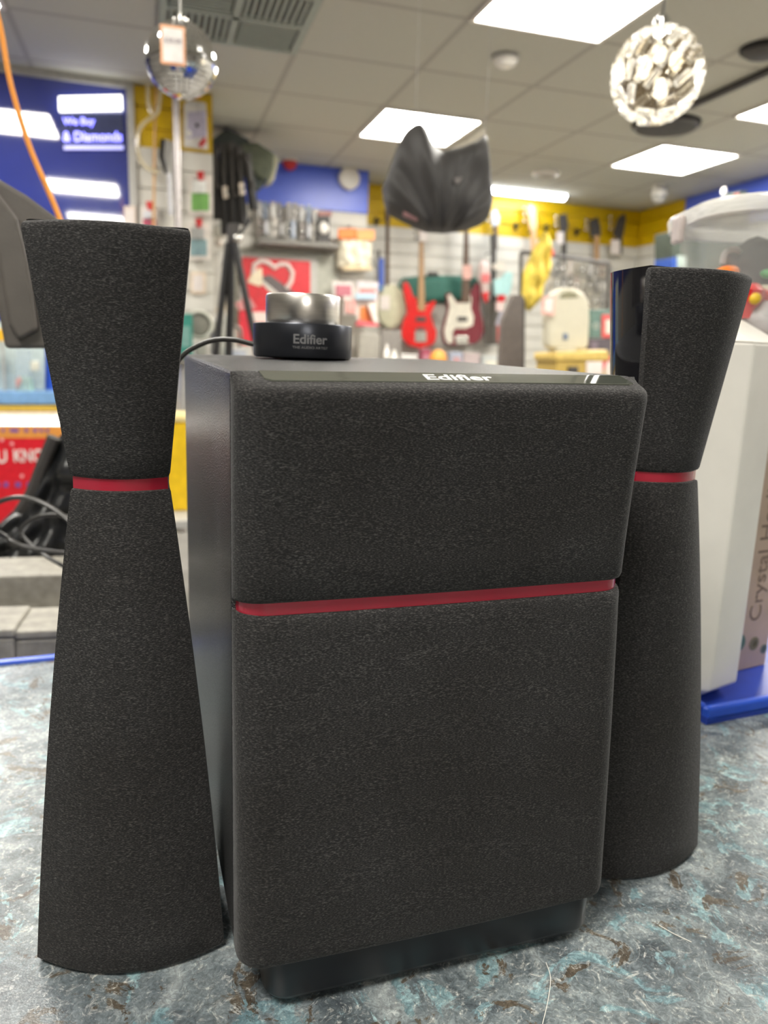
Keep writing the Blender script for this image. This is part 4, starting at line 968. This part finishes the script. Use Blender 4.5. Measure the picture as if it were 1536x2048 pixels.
# clothes rail with yellow garment
w = WT('clothes_rail', 'dark metal hanging rail in front of the guitar wall', 'rail', 1128, 735, 1.4)
w.tube('rail_bar', [(1042, 505), (1090, 509), (1150, 516), (1218, 527)], .014, M_dgrey); w.tube('rail_post', [(1042, 505), (1041, 620), (1040, 742)], .014, M_dgrey); w.tube('rail_post', [(1218, 527), (1216, 640), (1214, 750)], .014, M_dgrey)
zf = FLOOR - w.p.z
for px in (1041, 1215):
    q = w.l(px, 745); obj('rail_leg', MB().tube([(q[0], 0, q[1]), (q[0], 0, zf)], .014, 8), M_dgrey, w.t); obj('rail_foot', MB().box((q[0], 0, zf + .015), (.04, .4, .03)), M_dgrey, w.t)
M_yj = mat('yellow_fabric', (.62, .47, .07), .6, var=.35, scale=14, bump=.5, bscale=20)
w = WT('yellow_jacket', 'mottled yellow and grey jacket hanging on the dark rail', 'jacket', 1072, 622, 1.38)
w.puff('jacket_body', [(1046, 545), (1062, 508), (1078, 480), (1090, 462), (1099, 470), (1101, 500)], [(1046, 612), (1058, 624), (1072, 610), (1084, 580), (1094, 550), (1101, 520)], .07, M_yj, 16, 16, .3, 4)
w.rect('collar_patch', 1092, 500, 1101, 513, -.05, -.02, M_red2); w.tube('hanger_hook', [(1082, 478), (1082, 512), (1078, 506)], .005, M_silver)
# crowded silver packs right
cols2 = [((.44, .42, .36), (.58, .55, .48)), ((.30, .28, .25), (.52, .50, .46)), ((.52, .47, .38), (.40, .38, .33)), ((.27, .26, .24), (.60, .58, .55)), ((.50, .42, .36), (.65, .60, .54))]
k = 0
for row, y in enumerate((522, 552, 582, 612)):
    for x in range(1100, 1222, 13):
        if 1090 < x < 1165 and y > 560: continue
        c1, c2 = cols2[(k * 3 + row * 2) % 5]
        pack('blister_pack', 'small grey and silver pack on the crowded pegs under the dark rail', 'blister pack', x - 5 + R_.uniform(-2, 2), y + R_.uniform(-3, 4) + (x - 1100) * .05, x + 6, y + 27 + (x - 1100) * .05, JF - .08 * (k % 4), c1, c2, None, 'small packs under the dark rail', shape='round' if k % 3 else 'box'); k += 1

# sandwich maker on a yellow box
JS = -.6
w = WT('tool_case', 'mustard yellow case under the cream sandwich maker', 'case', 1138, 752, JS)
w.poly('case_lid', [(1086, 706), (1190, 699), (1193, 712), (1192, 722), (1086, 722)], -.14, .12, mat('mustard', (.60, .43, .12), .4), .012); w.rect('case_base', 1090, 722, 1188, 752, -.13, .11, mat('mustard2', (.52, .36, .09), .4), .006)
w.rect('case_latch', 1112, 732, 1130, 748, -.15, -.12, M_dgrey); w.rect('white_label', 1148, 722, 1180, 748, -.138, -.128, M_tag)
w = WT('sandwich_maker', 'cream upright sandwich maker standing on the mustard yellow case', 'sandwich maker', 1127, 704, JS)
so = [(1088, 640), (1088, 690), (1093, 697), (1160, 700), (1168, 692), (1171, 640), (1170, 606), (1160, 588), (1142, 577), (1120, 576), (1104, 584), (1092, 602)]
w.poly('upper_shell', so, -.05, -.012, M_cream, .016); w.poly('lower_shell', so, -.008, .03, M_cream, .016)
w.poly('handle_opening', [(1110, 598), (1114, 588), (1128, 583), (1142, 587), (1149, 596)], -.054, -.045, C('opening_olive', (.22, .21, .13), .6), .004)
w.rect('badge', 1117, 667, 1127, 680, -.055, -.045, C('badge_blue', (.16, .20, .28), .4), .003); w.rect('foot', 1102, 697, 1142, 704, -.06, .03, M_cream, .004)
w = WT('price_tag', 'pink and white price tag on the sandwich maker handle', 'price tag', 1097, 630, JS - .12); w.poly('card', [(1085, 594), (1110, 588), (1108, 632), (1083, 628)], -.003, .003, M_pink, .0005); w.poly('label_sheet', [(1090, 599), (1105, 596), (1103, 625), (1089, 622)], -.005, -.002, M_tag, .0005)
obj('tag_loop', MB().tube([(w.l(1104, 590)[0], 0, w.l(1104, 590)[1]), (w.l(1108, 584)[0], .05, w.l(1108, 584)[1])], .0012, 5), M_lgrey, w.t)
w = WT('green_box', 'dark green box with grey ring print right of the sandwich maker', 'box', 1194, 676, -.3)
w.rect('carton', 1173, 620, 1222, 676, -.05, .05, C('box_green', (.12, .20, .175), .5)); w.rect('red_panel', 1194, 630, 1222, 676, -.056, -.048, C('box_red', (.65, .10, .10), .5)); w.rect('white_panel', 1200, 640, 1216, 668, -.060, -.054, cm_((.72, .62, .54)))
q = w.l(1186, 652); obj('ring_print', MB().lathe([(.022, 0), (.022, -.004), (.014, -.004), (.014, 0)], 20, c=(q[0] - .01, -.05, q[1]), axis='y'), cm_((.38, .44, .40)), w.t)
w = WT('purple_box', 'dark purple grey box under the green box', 'box', 1196, 752, -.3); w.rect('carton', 1166, 677, 1224, 752, -.05, .05, C('purple_grey', (.10, .085, .10), .5)); w.rect('front_label', 1172, 684, 1186, 700, -.054, -.048, cm_((.2, .16, .2)))
w = WT('red_white_box', 'white box with a red curved top beside the gloss black speaker side', 'box', 1208, 752, -.75); w.poly('carton', [(1190, 752), (1198, 718), (1206, 714), (1226, 716), (1226, 752)], -.04, .04, cm_((.74, .66, .60))); w.poly('red_top', [(1190, 745), (1198, 716), (1207, 711), (1226, 713), (1226, 719), (1206, 722), (1197, 745)], -.046, .03, cm_((.70, .08, .10)))
z_ = UZ2
# the far right lower corner
w = WT('dark_unit', 'dark green and black unit behind the clear tub', 'display unit', 1360, 760, .5); z0 = FLOOR - w.p.z
w.rect('dark_body', 1345, 462, 1502, 760, 0, .2, C('unit_darkgreen', (.05, .065, .05), .6)); w.rect('blue_panel', 1343, 516, 1352, 760, -.01, .19, C('panel_blue', (.03, .09, .40), .4)); w.rect('pale_panel', 1353, 512, 1372, 536, -.01, .0, cm_((.36, .44, .40)))
obj('unit_base', MB().box((w.l(1424, 760)[0], .1, z0 / 2), (.45, .18, -z0)), M_dgrey, w.t)
w = WT('top_goods', 'dark flat goods with red and green bits on the unit behind the tub', 'box', 1480, 462, .5); w.poly('dark_tray', [(1420, 410), (1440, 396), (1502, 393), (1502, 461), (1420, 461)], .02, .18, M_black); w.rect('green_cloth', 1486, 380, 1502, 396, .03, .17, C('cloth_green', (.20, .24, .17), .6)); w.poly('red_cap', [(1474, 398), (1482, 384), (1490, 396)], .02, .06, cm_((.5, .06, .10)))
w = WT('white_lamp', 'small white oval lamp standing above the tub against the blue band', 'lamp', 1446, 404, .45); w.ball('lamp_head', 1448, 383, .024, M_white, 0, (.75, .75, 1.15)); w.tube('lamp_neck', [(1446, 392), (1440, 410)], .006, M_dgrey)

# ---- pillar with hanging packs
JP = J_LEFT - .06
def ppack(*a, **k): return pack(*a, wall=J_LEFT, **k)
w = WT('crystal_pack', 'white and lilac packet with red corner high on the pillar', 'packet', 393, 300, JP)
w.poly('card', [(368, 208), (378, 200), (412, 206), (416, 300), (367, 294)], -.004, .004, cm_((.70, .67, .62))); w.poly('lilac_panel', [(376, 225), (412, 222), (414, 274), (374, 278)], -.010, -.003, cm_((.50, .46, .58))); w.poly('red_mark', [(396, 290), (410, 274), (412, 284), (402, 296)], -.012, -.004, M_red2); w.ball('grey_spot', 394, 252, .010, M_dgrey, -.012, (1, .3, 1)); w.ball('clear_bubble', 378, 268, .014, M_white, -.012, (1, .4, 1.2))
obj('hook', MB().tube([(w.l(394, 210)[0], -.02, w.l(394, 210)[1]), (w.l(394, 210)[0], .05, w.l(394, 210)[1])], .002, 6), M_silver, w.t)
def framed(label, x0, y0, x1, y1, inner, band, j=JP, redclip=True):
    w = WT('carded_pack', label, 'blister pack', (x0 + x1) / 2, y1, j)
    w.rect('card', x0, y0, x1, y1, -.003, .004, cm_((.72, .66, .60)), .004); w.rect('print_panel', x0 + 6, y0 + (y1 - y0) * .45, x1 - 6, y1 - 8, -.007, -.002, cm_(inner)); w.rect('product', x0 + 7, y0 + 10, x1 - 12, y0 + (y1 - y0) * .45, -.022, -.002, cm_(band, .2), .006)
    if redclip: w.poly('red_clip', [((x0 + x1) / 2 - 8, y0 - 8), ((x0 + x1) / 2 + 8, y0 - 8), ((x0 + x1) / 2 + 4, y0 + 10), ((x0 + x1) / 2 - 2, y0 + 10)], -.02, .0, M_red2)
    q = w.l((x0 + x1) / 2, y0 - 2); obj('hook', MB().tube([(q[0], -.02, q[1]), (q[0], (J_LEFT - j) * .6 + .008, q[1])], .002, 6), M_silver, w.t)
framed('carded pack with bright green print under a red clip on the pillar', 377, 352, 424, 430, (.18, .42, .10), (.86, .86, .82))
framed('carded pack with teal grey print, lower on the pillar', 374, 446, 420, 520, (.22, .34, .36), (.42, .42, .40))
framed('white carded pack with orange and dark red product on the pillar left', 280, 412, 318, 470, (.45, .08, .14), (.62, .62, .66))
w = WT('swing_ticket', 'faint orange edged price ticket low on the pillar', 'price tag', 396, 588, JP + .05); w.rect('card', 381, 544, 412, 588, -.003, .006, cm_((.75, .62, .48)), .001); w.rect('label_sheet', 386, 550, 406, 582, -.005, -.002, M_tag, .001)
w = WT('price_strip', 'white and peach price card at the pillar left edge', 'price tag', 264, 470, JP); w.rect('card', 248, 412, 272, 470, -.003, .012, cm_((.72, .60, .52)), .001); w.rect('label_sheet', 251, 418, 268, 464, -.005, -.002, M_tag, .0005)
w = WT('cable_hank', 'hank of grey and black cables hanging on the pillar', 'cable', 335, 345, JP)
for k in range(7): w.tube('cable_strand', spline([Vector((323 + k * 3.5, 278 + k, 0)), Vector((321 + k * 3.6, 310, 0)), Vector((330 + k * 2.0, 346, 0))], 5) and [(323 + k * 3.5, 278 + k), (320 + k * 3.8, 312), (331 + k * 1.8, 347)], .006, M_black if k < 2 else M_lgrey, -.01 * (k % 2))
w.tube('tail', [(338, 345), (340, 390), (342, 430)], .012, cm_((.62, .62, .66))); obj('hook', MB().tube([(0, -.02, w.l(335, 280)[1]), (0, .046, w.l(335, 280)[1])], .003, 6), M_silver, w.t)
w = WT('clear_tubing', 'loop of clear plastic tubing hanging in front of the yellow pillar top', 'tubing', 300, 330, JP - .1)
M_tubing = thin_clear('tubing_clear', (.75, .66, .45), .55)
w.tube('tube_run', spline([Vector((322, 170, 0)), Vector((318, 208, 0)), Vector((312, 228, 0)), Vector((288, 246, 0)), Vector((276, 268, 0)), Vector((277, 310, 0)), Vector((292, 334, 0)), Vector((318, 346, 0))], 5) and [(v.x, v.y) for v in spline([Vector((322, 168, 0)), Vector((318, 208, 0)), Vector((312, 228, 0)), Vector((288, 246, 0)), Vector((276, 268, 0)), Vector((277, 310, 0)), Vector((292, 334, 0)), Vector((318, 346, 0))], 5)], .011, M_tubing, 0)
w.tube('tube_run', [(296, 168), (296, 200), (302, 226)], .011, M_tubing, 0.01)
w = WT('orange_string', 'thin orange string hanging down the pillar slats', 'cord', 309, 470, JP - .05); w.tube('string', [(312, 168), (309, 300), (307, 470)], .007, C('string_orange', (.62, .36, .14), .5))
w = WT('pillar_pole', 'slim pale metal pole in front of the slatted pillar', 'pole', 360, 640, J_LEFT - .25); q = w.p
obj('pole_tube', MB().tube([(0, 0, FLOOR - q.z), (0, 0, CEIL - q.z)], .017, 14), mat('pole_metal', (.52, .48, .47), .3, metal=.5), w.t, smooth=True); obj('pole_flange', MB().lathe([(.05, CEIL - q.z), (.05, CEIL - q.z - .01), (.018, CEIL - q.z - .012)], 20), M_lgrey, w.t, smooth=True)

# ---- tripods and the green bag above them
JT = 1.3
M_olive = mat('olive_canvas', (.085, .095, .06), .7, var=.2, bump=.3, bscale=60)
w = WT('canvas_bag', 'dark olive folded canvas bag hanging above the tripods', 'bag', 480, 380, JT)
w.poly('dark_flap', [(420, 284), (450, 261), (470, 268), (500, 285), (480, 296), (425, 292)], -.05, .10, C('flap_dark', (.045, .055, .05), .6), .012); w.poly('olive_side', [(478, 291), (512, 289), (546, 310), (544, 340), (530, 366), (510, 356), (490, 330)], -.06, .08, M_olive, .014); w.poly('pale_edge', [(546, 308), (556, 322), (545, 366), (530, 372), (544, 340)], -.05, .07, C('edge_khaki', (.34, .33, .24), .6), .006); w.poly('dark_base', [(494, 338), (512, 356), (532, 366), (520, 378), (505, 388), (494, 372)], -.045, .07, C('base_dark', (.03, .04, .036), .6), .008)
obj('hanging_strap', MB().tube([(w.l(452, 264)[0], 0, w.l(452, 264)[1]), (w.l(450, 240)[0], 0, CEIL - w.p.z)], .006, 6), M_black, w.t)
trip = [(428, 292, 436, 440), (446, 290, 452, 470), (462, 288, 470, 480), (478, 296, 486, 450), (494, 310, 508, 420)]
tlab = ['black folded tripod hanging nearest the pillar', 'black folded tripod with a pale label hanging second from the pillar', 'black folded tripod in the middle of the hanging bunch', 'black folded tripod with a silver catch hanging fourth from the pillar', 'black folded tripod hanging farthest from the pillar, slanting outward']
for k, (xa, ya, xb, yb) in enumerate(trip):
    w = WT('tripod', tlab[k], 'tripod', xb, yb, JT - .12 - .035 * k, 'folded tripods on the pegs')
    for lx in (-5, 0, 5): w.tube('leg', [(xa + lx * .5, ya + 14), (xb + lx * 1.3, yb)], .016, M_black, -.012 * (lx == 0), 8, .011)
    w.rect('head', xa - 7, ya - 2, xa + 7, ya + 16, -.04, .03, M_dgrey, .006); w.tube('centre_column', [(xa, ya + 12), ((xa + xb) / 2, (ya + yb) / 2)], .012, M_dgrey, -.03)
    w.tube('pan_handle', [(xa + 4, ya + 8), (xa + 12, ya + 60)], .007, M_dgrey, -.03); w.ball('catch', (xa + xb) / 2 + 3, (ya + yb) / 2 + 8, .016, M_silver if k in (1, 3) else M_dgrey, -.035)
    if k in (1, 3): w.poly('pale_label', [((xa + xb) / 2 - 6, (ya + yb) / 2 - 4), ((xa + xb) / 2 + 4, (ya + yb) / 2 - 6), ((xa + xb) / 2 + 7, (ya + yb) / 2 + 18), ((xa + xb) / 2 - 3, (ya + yb) / 2 + 20)], -.045, -.03, cm_((.60, .52, .44)))
    q = w.l(xa, ya + 2); obj('peg', MB().tube([(q[0], 0, q[1]), (q[0], (J_NEAR - w.j) * .6 - .004, q[1])], .004, 6), M_silver, w.t)
w = WT('standing_tripod', 'tall black tripod with spread legs standing behind the volume dial', 'tripod', 470, 690, -.98)
zf = FLOOR - w.p.z
def tl(px, py): return w.l(px, py)
w.rect('head', 455, 448, 478, 486, -.03, .03, M_dgrey, .008)
e1 = tl(468, 486); e2 = tl(512, 716); sl = (e2[0] - e1[0]) / (e2[1] - e1[1])
obj('leg', MB().tube([(e1[0], -.02, e1[1]), (e2[0], -.1, e2[1]), (e1[0] + sl * (zf - e1[1]), -.3, zf)], .017, 10), M_black, w.t, smooth=True)
e3 = tl(462, 486); obj('leg', MB().tube([(e3[0], .02, e3[1]), (tl(462, 620)[0], .03, tl(462, 620)[1]), (e3[0] - .06, .07, zf)], .020, 10), M_black, w.t, smooth=True)
obj('leg', MB().tube([(e3[0] - .01, .02, e3[1]), (e3[0] - .22, .02, zf)], .017, 10), M_black, w.t, smooth=True)
w.ball('collar', 474, 478, .022, M_silver, -.03); w.tube('pan_handle', [(478, 470), (500, 440)], .008, M_black, -.03)
# grey goods left of the knob
w = WT('silver_lights', 'silver grey vertical lamp tubes hanging beside the tripod', 'lamp', 440, 626, 1.6); w.rect('tube_bundle', 426, 505, 444, 624, -.05, .0, mat('silver_dull', (.50, .48, .44), .35, metal=.3), .012); w.rect('tube_bundle', 446, 508, 462, 606, -.06, -.01, mat('silver_dull2', (.40, .39, .36), .35, metal=.3), .012); w.poly('cream_end', [(428, 618), (456, 604), (466, 612), (440, 632)], -.08, -.02, cm_((.62, .54, .42))); w.ball('silver_ball', 438, 464, .05, cm_((.48, .47, .42)), -.05); w.ball('silver_ball', 437, 486, .03, cm_((.56, .50, .44)), -.05)
obj('peg', MB().tube([(w.l(440, 510)[0], 0, w.l(440, 510)[1]), (w.l(440, 510)[0], .555, w.l(440, 510)[1])], .006, 6), M_silver, w.t)
w = WT('grey_fan', 'round grey fan head on the left display counter', 'fan', 400, 712, -.42)
q = w.l(398, 650); obj('fan_ring', MB().lathe([(.070, 0), (.075, -.025), (.066, -.045), (.056, -.04), (.056, 0)], 28, c=(q[0], 0, q[1]), axis='y'), cm_((.50, .49, .42)), w.t, smooth=True); obj('fan_centre', MB().lathe([(.056, -.012), (.050, -.03), (.001, -.034)], 28, c=(q[0], 0, q[1]), axis='y'), cm_((.20, .19, .16)), w.t, smooth=True); w.rect('fan_base', 390, 684, 412, 712, -.05, .05, cm_((.42, .40, .35)), .008)
w = WT('grey_kettle', 'pale grey rounded appliance beside the round fan', 'appliance', 446, 712, -.35); h_ = w.l(446, 634)[1]
obj('body', MB().lathe([(.062, 0), (.066, h_ * .5), (.053, h_ * .9), (.025, h_), (.001, h_)], 24), cm_((.44, .43, .38)), w.t, smooth=True); obj('lid_knob', MB().sphere((0, 0, h_ + .012), .02, 12, 8), cm_((.62, .58, .5)), w.t, smooth=True); obj('handle', MB().tube(spline([(.056, 0, h_ * .8), (.092, 0, h_ * .7), (.092, 0, h_ * .3), (.062, 0, h_ * .2)], 5), .008, 8), M_mgrey, w.t, smooth=True)
standing('teal_box', 'teal box at the left end under the price ticket', 'box', 356, 628, 384, -.62, UZ3, C('teal_card', (.04, .28, .22), .5), cap=cm_((.2, .4, .36)))
standing('white_box', 'low pale box in front of the grey appliance', 'box', 448, 694, 500, -.62, UZ3, cm_((.58, .57, .54)), cap=cm_((.45, .48, .55)))

# yellow bin seen between the left satellite and the subwoofer
yb_ = on_y(352, 830, 2.6)
t = thing('yellow_bin', 'yellow plastic bin seen in the gap between satellite and subwoofer', 'bin', (yb_.x, yb_.y, 0), YAW)
yz0 = on_y(352, 1022, 2.6).z
obj('bin_body', MB().box((0, .09, (yb_.z + yz0) / 2 - .012), (.20, .18, yb_.z - yz0 - .024)), mat('bin_yellow', (.80, .52, .01), .4), t, bevel=.006); obj('bin_rim', MB().box((0, .09, yb_.z - .012), (.215, .195, .024)), mat('bin_rim_cream', (.80, .66, .30), .35), t, bevel=.006)
t2 = thing('low_table', 'pale low table under the yellow bin', 'table', (yb_.x, yb_.y, FLOOR), YAW)
obj('table_top', MB().box((0, .1, yz0 - FLOOR - .016), (.5, .5, .03)), M_lgrey, t2, bevel=.004)
for sx in (-.2, .2):
    for sy in (-.1, .3): obj('leg', MB().box((sx, sy, (yz0 - FLOOR - .031) / 2), (.04, .04, yz0 - FLOOR - .031)), M_lgrey, t2)

# ================================================================== LEFT WALL: sign, display case, poster
JS_ = J_LEFT - .02
w = WT('wall_sign', 'glass sign with glowing blue lettering beside the slatted pillar', 'sign', 182, 302, JS_)
w.poly('glass_panel', [(123, 226), (245, 226), (248, 300), (126, 300)], -.004, .010, mat('sign_glass', (.05, .06, .13), .08, spec=.8), .002)
w.poly('reflected_light_bar', [(118, 196), (244, 193), (245, 221), (119, 224)], -.03, .008, emission('reflection_glow', (1, .98, .90), 1.0), .003)  # glowing bar stands in for a ceiling light reflected in the blue wall
M_neon = emission('blue_letters', (.10, .10, 1.0), 1.4)
def sign_text(body, x0, y0, x1, y1):
    a_, b2 = w.l(x0, (y0 + y1) / 2), w.l(x1, (y0 + y1) / 2); h_ = w.l(x0, y0)[1] - w.l(x0, y1)[1]; tl_ = Vector((b2[0] - a_[0], 0, b2[1] - a_[1])); L_ = tl_.length; tl_.normalize(); c_ = Vector(((a_[0] + b2[0]) / 2, -.009, (a_[1] + b2[1]) / 2))
    obj('lettering', text_mb(body, .05, .002, .025, mapf=lambda p: c_ + tl_ * p.x + Vector((0, -p.z, p.y)), fit=(L_, h_)), M_neon, w.t)
sign_text('We Buy', 126, 236, 190, 255); sign_text('& Diamonds', 126, 264, 244, 284)
w.rect('blue_underline', 128, 292, 247, 300, -.010, -.003, emission('blue_glow', (.12, .14, .75), .5), .001)
# display case
JC = J_LEFT - .45
w = WT('display_case', 'glazed wall display case with pale goods and blue back', 'display case', 60, 822, JC)
w.rect('back_panel', -160, 640, 330, 800, .22, .245, mat('case_blue', (.02, .09, .52), .4)); w.rect('pale_back', -160, 640, 80, 800, .17, .20, cm_((.52, .60, .58)))
w.rect('shelf_board', -160, 783, 330, 808, -.02, .24, mat('shelf_blue', (.20, .38, .66), .3)); w.rect('yellow_trim', -160, 811, 330, 822, -.03, .24, mat('trim_gold', (.62, .42, .06), .4)); w.rect('cream_trim', -160, 823, 330, 834, -.04, .2, cm_((.75, .66, .56)))
w.rect('strip_lamp', -160, 836, 330, 848, -.05, -.02, emission('strip_lamp', (1, .97, .9), 3.0), .002)
zc = FLOOR - w.p.z
for px in (-140, 300): obj('case_leg', MB().box((w.l(px, 822)[0], .12, (zc + w.l(px, 836)[1]) / 2), (.05, .18, w.l(px, 836)[1] - zc)), M_lgrey, w.t)
w2 = WT('glass_box', 'small glass box with a pale handle on the blue shelf', 'display box', 48, 783, JC + .1)
w2.rect('glass_body', 33, 700, 62, 783, -.03, .03, thin_clear('showcase_glass', (.5, .6, .66), .4), .002); w2.rect('pale_knob', 62, 722, 80, 742, -.03, .02, cm_((.66, .66, .56)), .006); w2.poly('green_goods', [(34, 770), (44, 752), (64, 756), (68, 783), (34, 783)], -.02, .02, cm_((.42, .60, .48))); w2.poly('red_goods', [(32, 762), (40, 752), (46, 760), (36, 778)], -.034, -.02, cm_((.55, .30, .28)))
w2 = WT('yellow_card', 'orange yellow card at the photo edge over the display shelf', 'card', 4, 682, JC + .1); w2.rect('card', -40, 658, 9, 682, -.01, .01, cm_((.82, .45, .02)))
obj('card_leg', MB().tube([(0, 0, 0), (0, 0, w2.l(4, 783)[1])], .006, 6), M_lgrey, w2.t)
w = WT('red_poster', 'red poster with white lettering YOU KNOW and an orange heading strip', 'poster', 60, 1100, JC - .14)
w.rect('poster_sheet', -160, 876, 330, 1100, -.005, .0, mat('poster_red2', (.66, .012, .025), .35), .0005); w.rect('heading_strip', -160, 851, 330, 876, -.006, .001, mat('heading_orange', (.72, .30, .06), .4), .0005)
def ptext(body, x0, y0, x1, y1, m_, fit=True):
    a_, b2 = w.l(x0, y1), w.l(x1, y0); obj('lettering', text_mb(body, .1, .001, .02, mapf=lambda p: Vector(((a_[0] + b2[0]) / 2 + p.x, -.0075 - p.z, (a_[1] + b2[1]) / 2 + p.y)), fit=(b2[0] - a_[0], b2[1] - a_[1])), m_, w.t)
M_ltr = cm_((.80, .74, .72)); ptext('YOU', -54, 899, 13, 926, M_ltr); ptext('KNOW', 29, 898, 116, 924, M_ltr)
for k, (xa, xb) in enumerate(((-18, -6), (4, 10), (20, 38), (49, 57), (67, 75), (80, 86), (92, 98))): w.rect('small_print', xa, 857, xb, 864, -.009, -.005, C('print_purple', (.18, .08, .34), .5), .0003)
for xa, xb in ((-30, 0), (8, 17), (31, 42), (54, 80)): w.rect('small_print', xa, 964, xb, 974, -.008, -.004, C('print_purple', (.18, .08, .34), .5), .0003)
for xa, ya in ((4, 880), (24, 888), (44, 952)): w.ball('pale_dot', xa, ya, .010, cm_((.80, .35, .38)), -.004, (1, .3, 1))
obj('poster_board', MB().box((w.l(85, 980)[0], .012, (w.l(85, 851)[1] + FLOOR - w.p.z) / 2), (w.l(330, 900)[0] - w.l(-160, 900)[0], .02, w.l(85, 851)[1] - (FLOOR - w.p.z))), M_lgrey, w.t)

# loose fibres lying about
fp = [on_z(1082, 2060, .0006), on_z(1096, 2000, .0006), on_z(1101, 1955, .0008), on_z(1092, 1925, .0006)]
tag(obj('loose_thread', MB().tube(spline(fp, 6), .00022, 5), C('fibre_white', (.75, .74, .68), .6), smooth=True), 'thin white thread lying on the counter in front of the subwoofer', 'thread')
fp = [on_z(1318, 1850, .0006), on_z(1345, 1866, .001), on_z(1383, 1884, .0006)]
tag(obj('loose_thread', MB().tube(spline(fp, 6), .00025, 5), C('fibre_white', (.75, .74, .68), .6), smooth=True), 'short pale fibre on the counter below the right satellite speaker', 'thread')

# ------------------------------------------------------------------ fittings belong to the part that carries them
CARRIER = {'volume_dial': (('logo', 'tagline'), 'dial_base'), 'bass_guitar': (('tuning_peg',), 'headstock'), 'guitar_neck': (('tuning_peg',), 'headstock'),
           'heart_poster': (('heart_outline', 'printed_phone', 'printed_card', 'printed_edge'), 'red_print'), 'sandwich_maker': (('badge', 'handle_opening'), 'upper_shell'),
           'red_poster': (('lettering', 'pale_dot'), 'poster_sheet'), 'tool_case': (('case_latch', 'white_label'), 'case_base'), 'beige_box': (('lettering', 'printed_ring'), 'carton'),
           'hanging_cover': (('red_label', 'woven_label'), 'cover_body'), 'wall_sign': (('lettering', 'blue_underline'), 'glass_panel'), 'plastic_tub': (('clip_handle',), 'rim'),
           'red_box': (('white_print',), 'packet'), 'green_box': (('white_panel',), 'red_panel'), 'grey_kettle': (('lid_knob',), 'body'), 'toy_figure': (('spot',), 'body')}
for root in [o for o in S.objects if o.parent is None and o.type == 'EMPTY']:
    key = root.name.split('.')[0]
    if key not in CARRIER: continue
    kinds, host = CARRIER[key]
    hosts = [c for c in root.children if c.name.split('.')[0] == host]
    if not hosts: continue
    for c in list(root.children):
        if c.name.split('.')[0] in kinds: c.parent = hosts[0]
for root in [o for o in S.objects if o.parent is None and o.name.split('.')[0] == 'bass_guitar']:
    body = [c for c in root.children if c.name.split('.')[0] == 'body'][0]
    for c in list(root.children):
        if c.name.split('.')[0] in ('pickup', 'bridge', 'control_plate', 'pickguard'): c.parent = body
for root in [o for o in S.objects if o.parent is None and o.name.split('.')[0] == 'price_tag']:
    sheets = [c for c in root.children if c.name.split('.')[0] == 'label_sheet']
    for c in list(root.children):
        if sheets and c.name.split('.')[0] == 'lettering': c.parent = sheets[0]
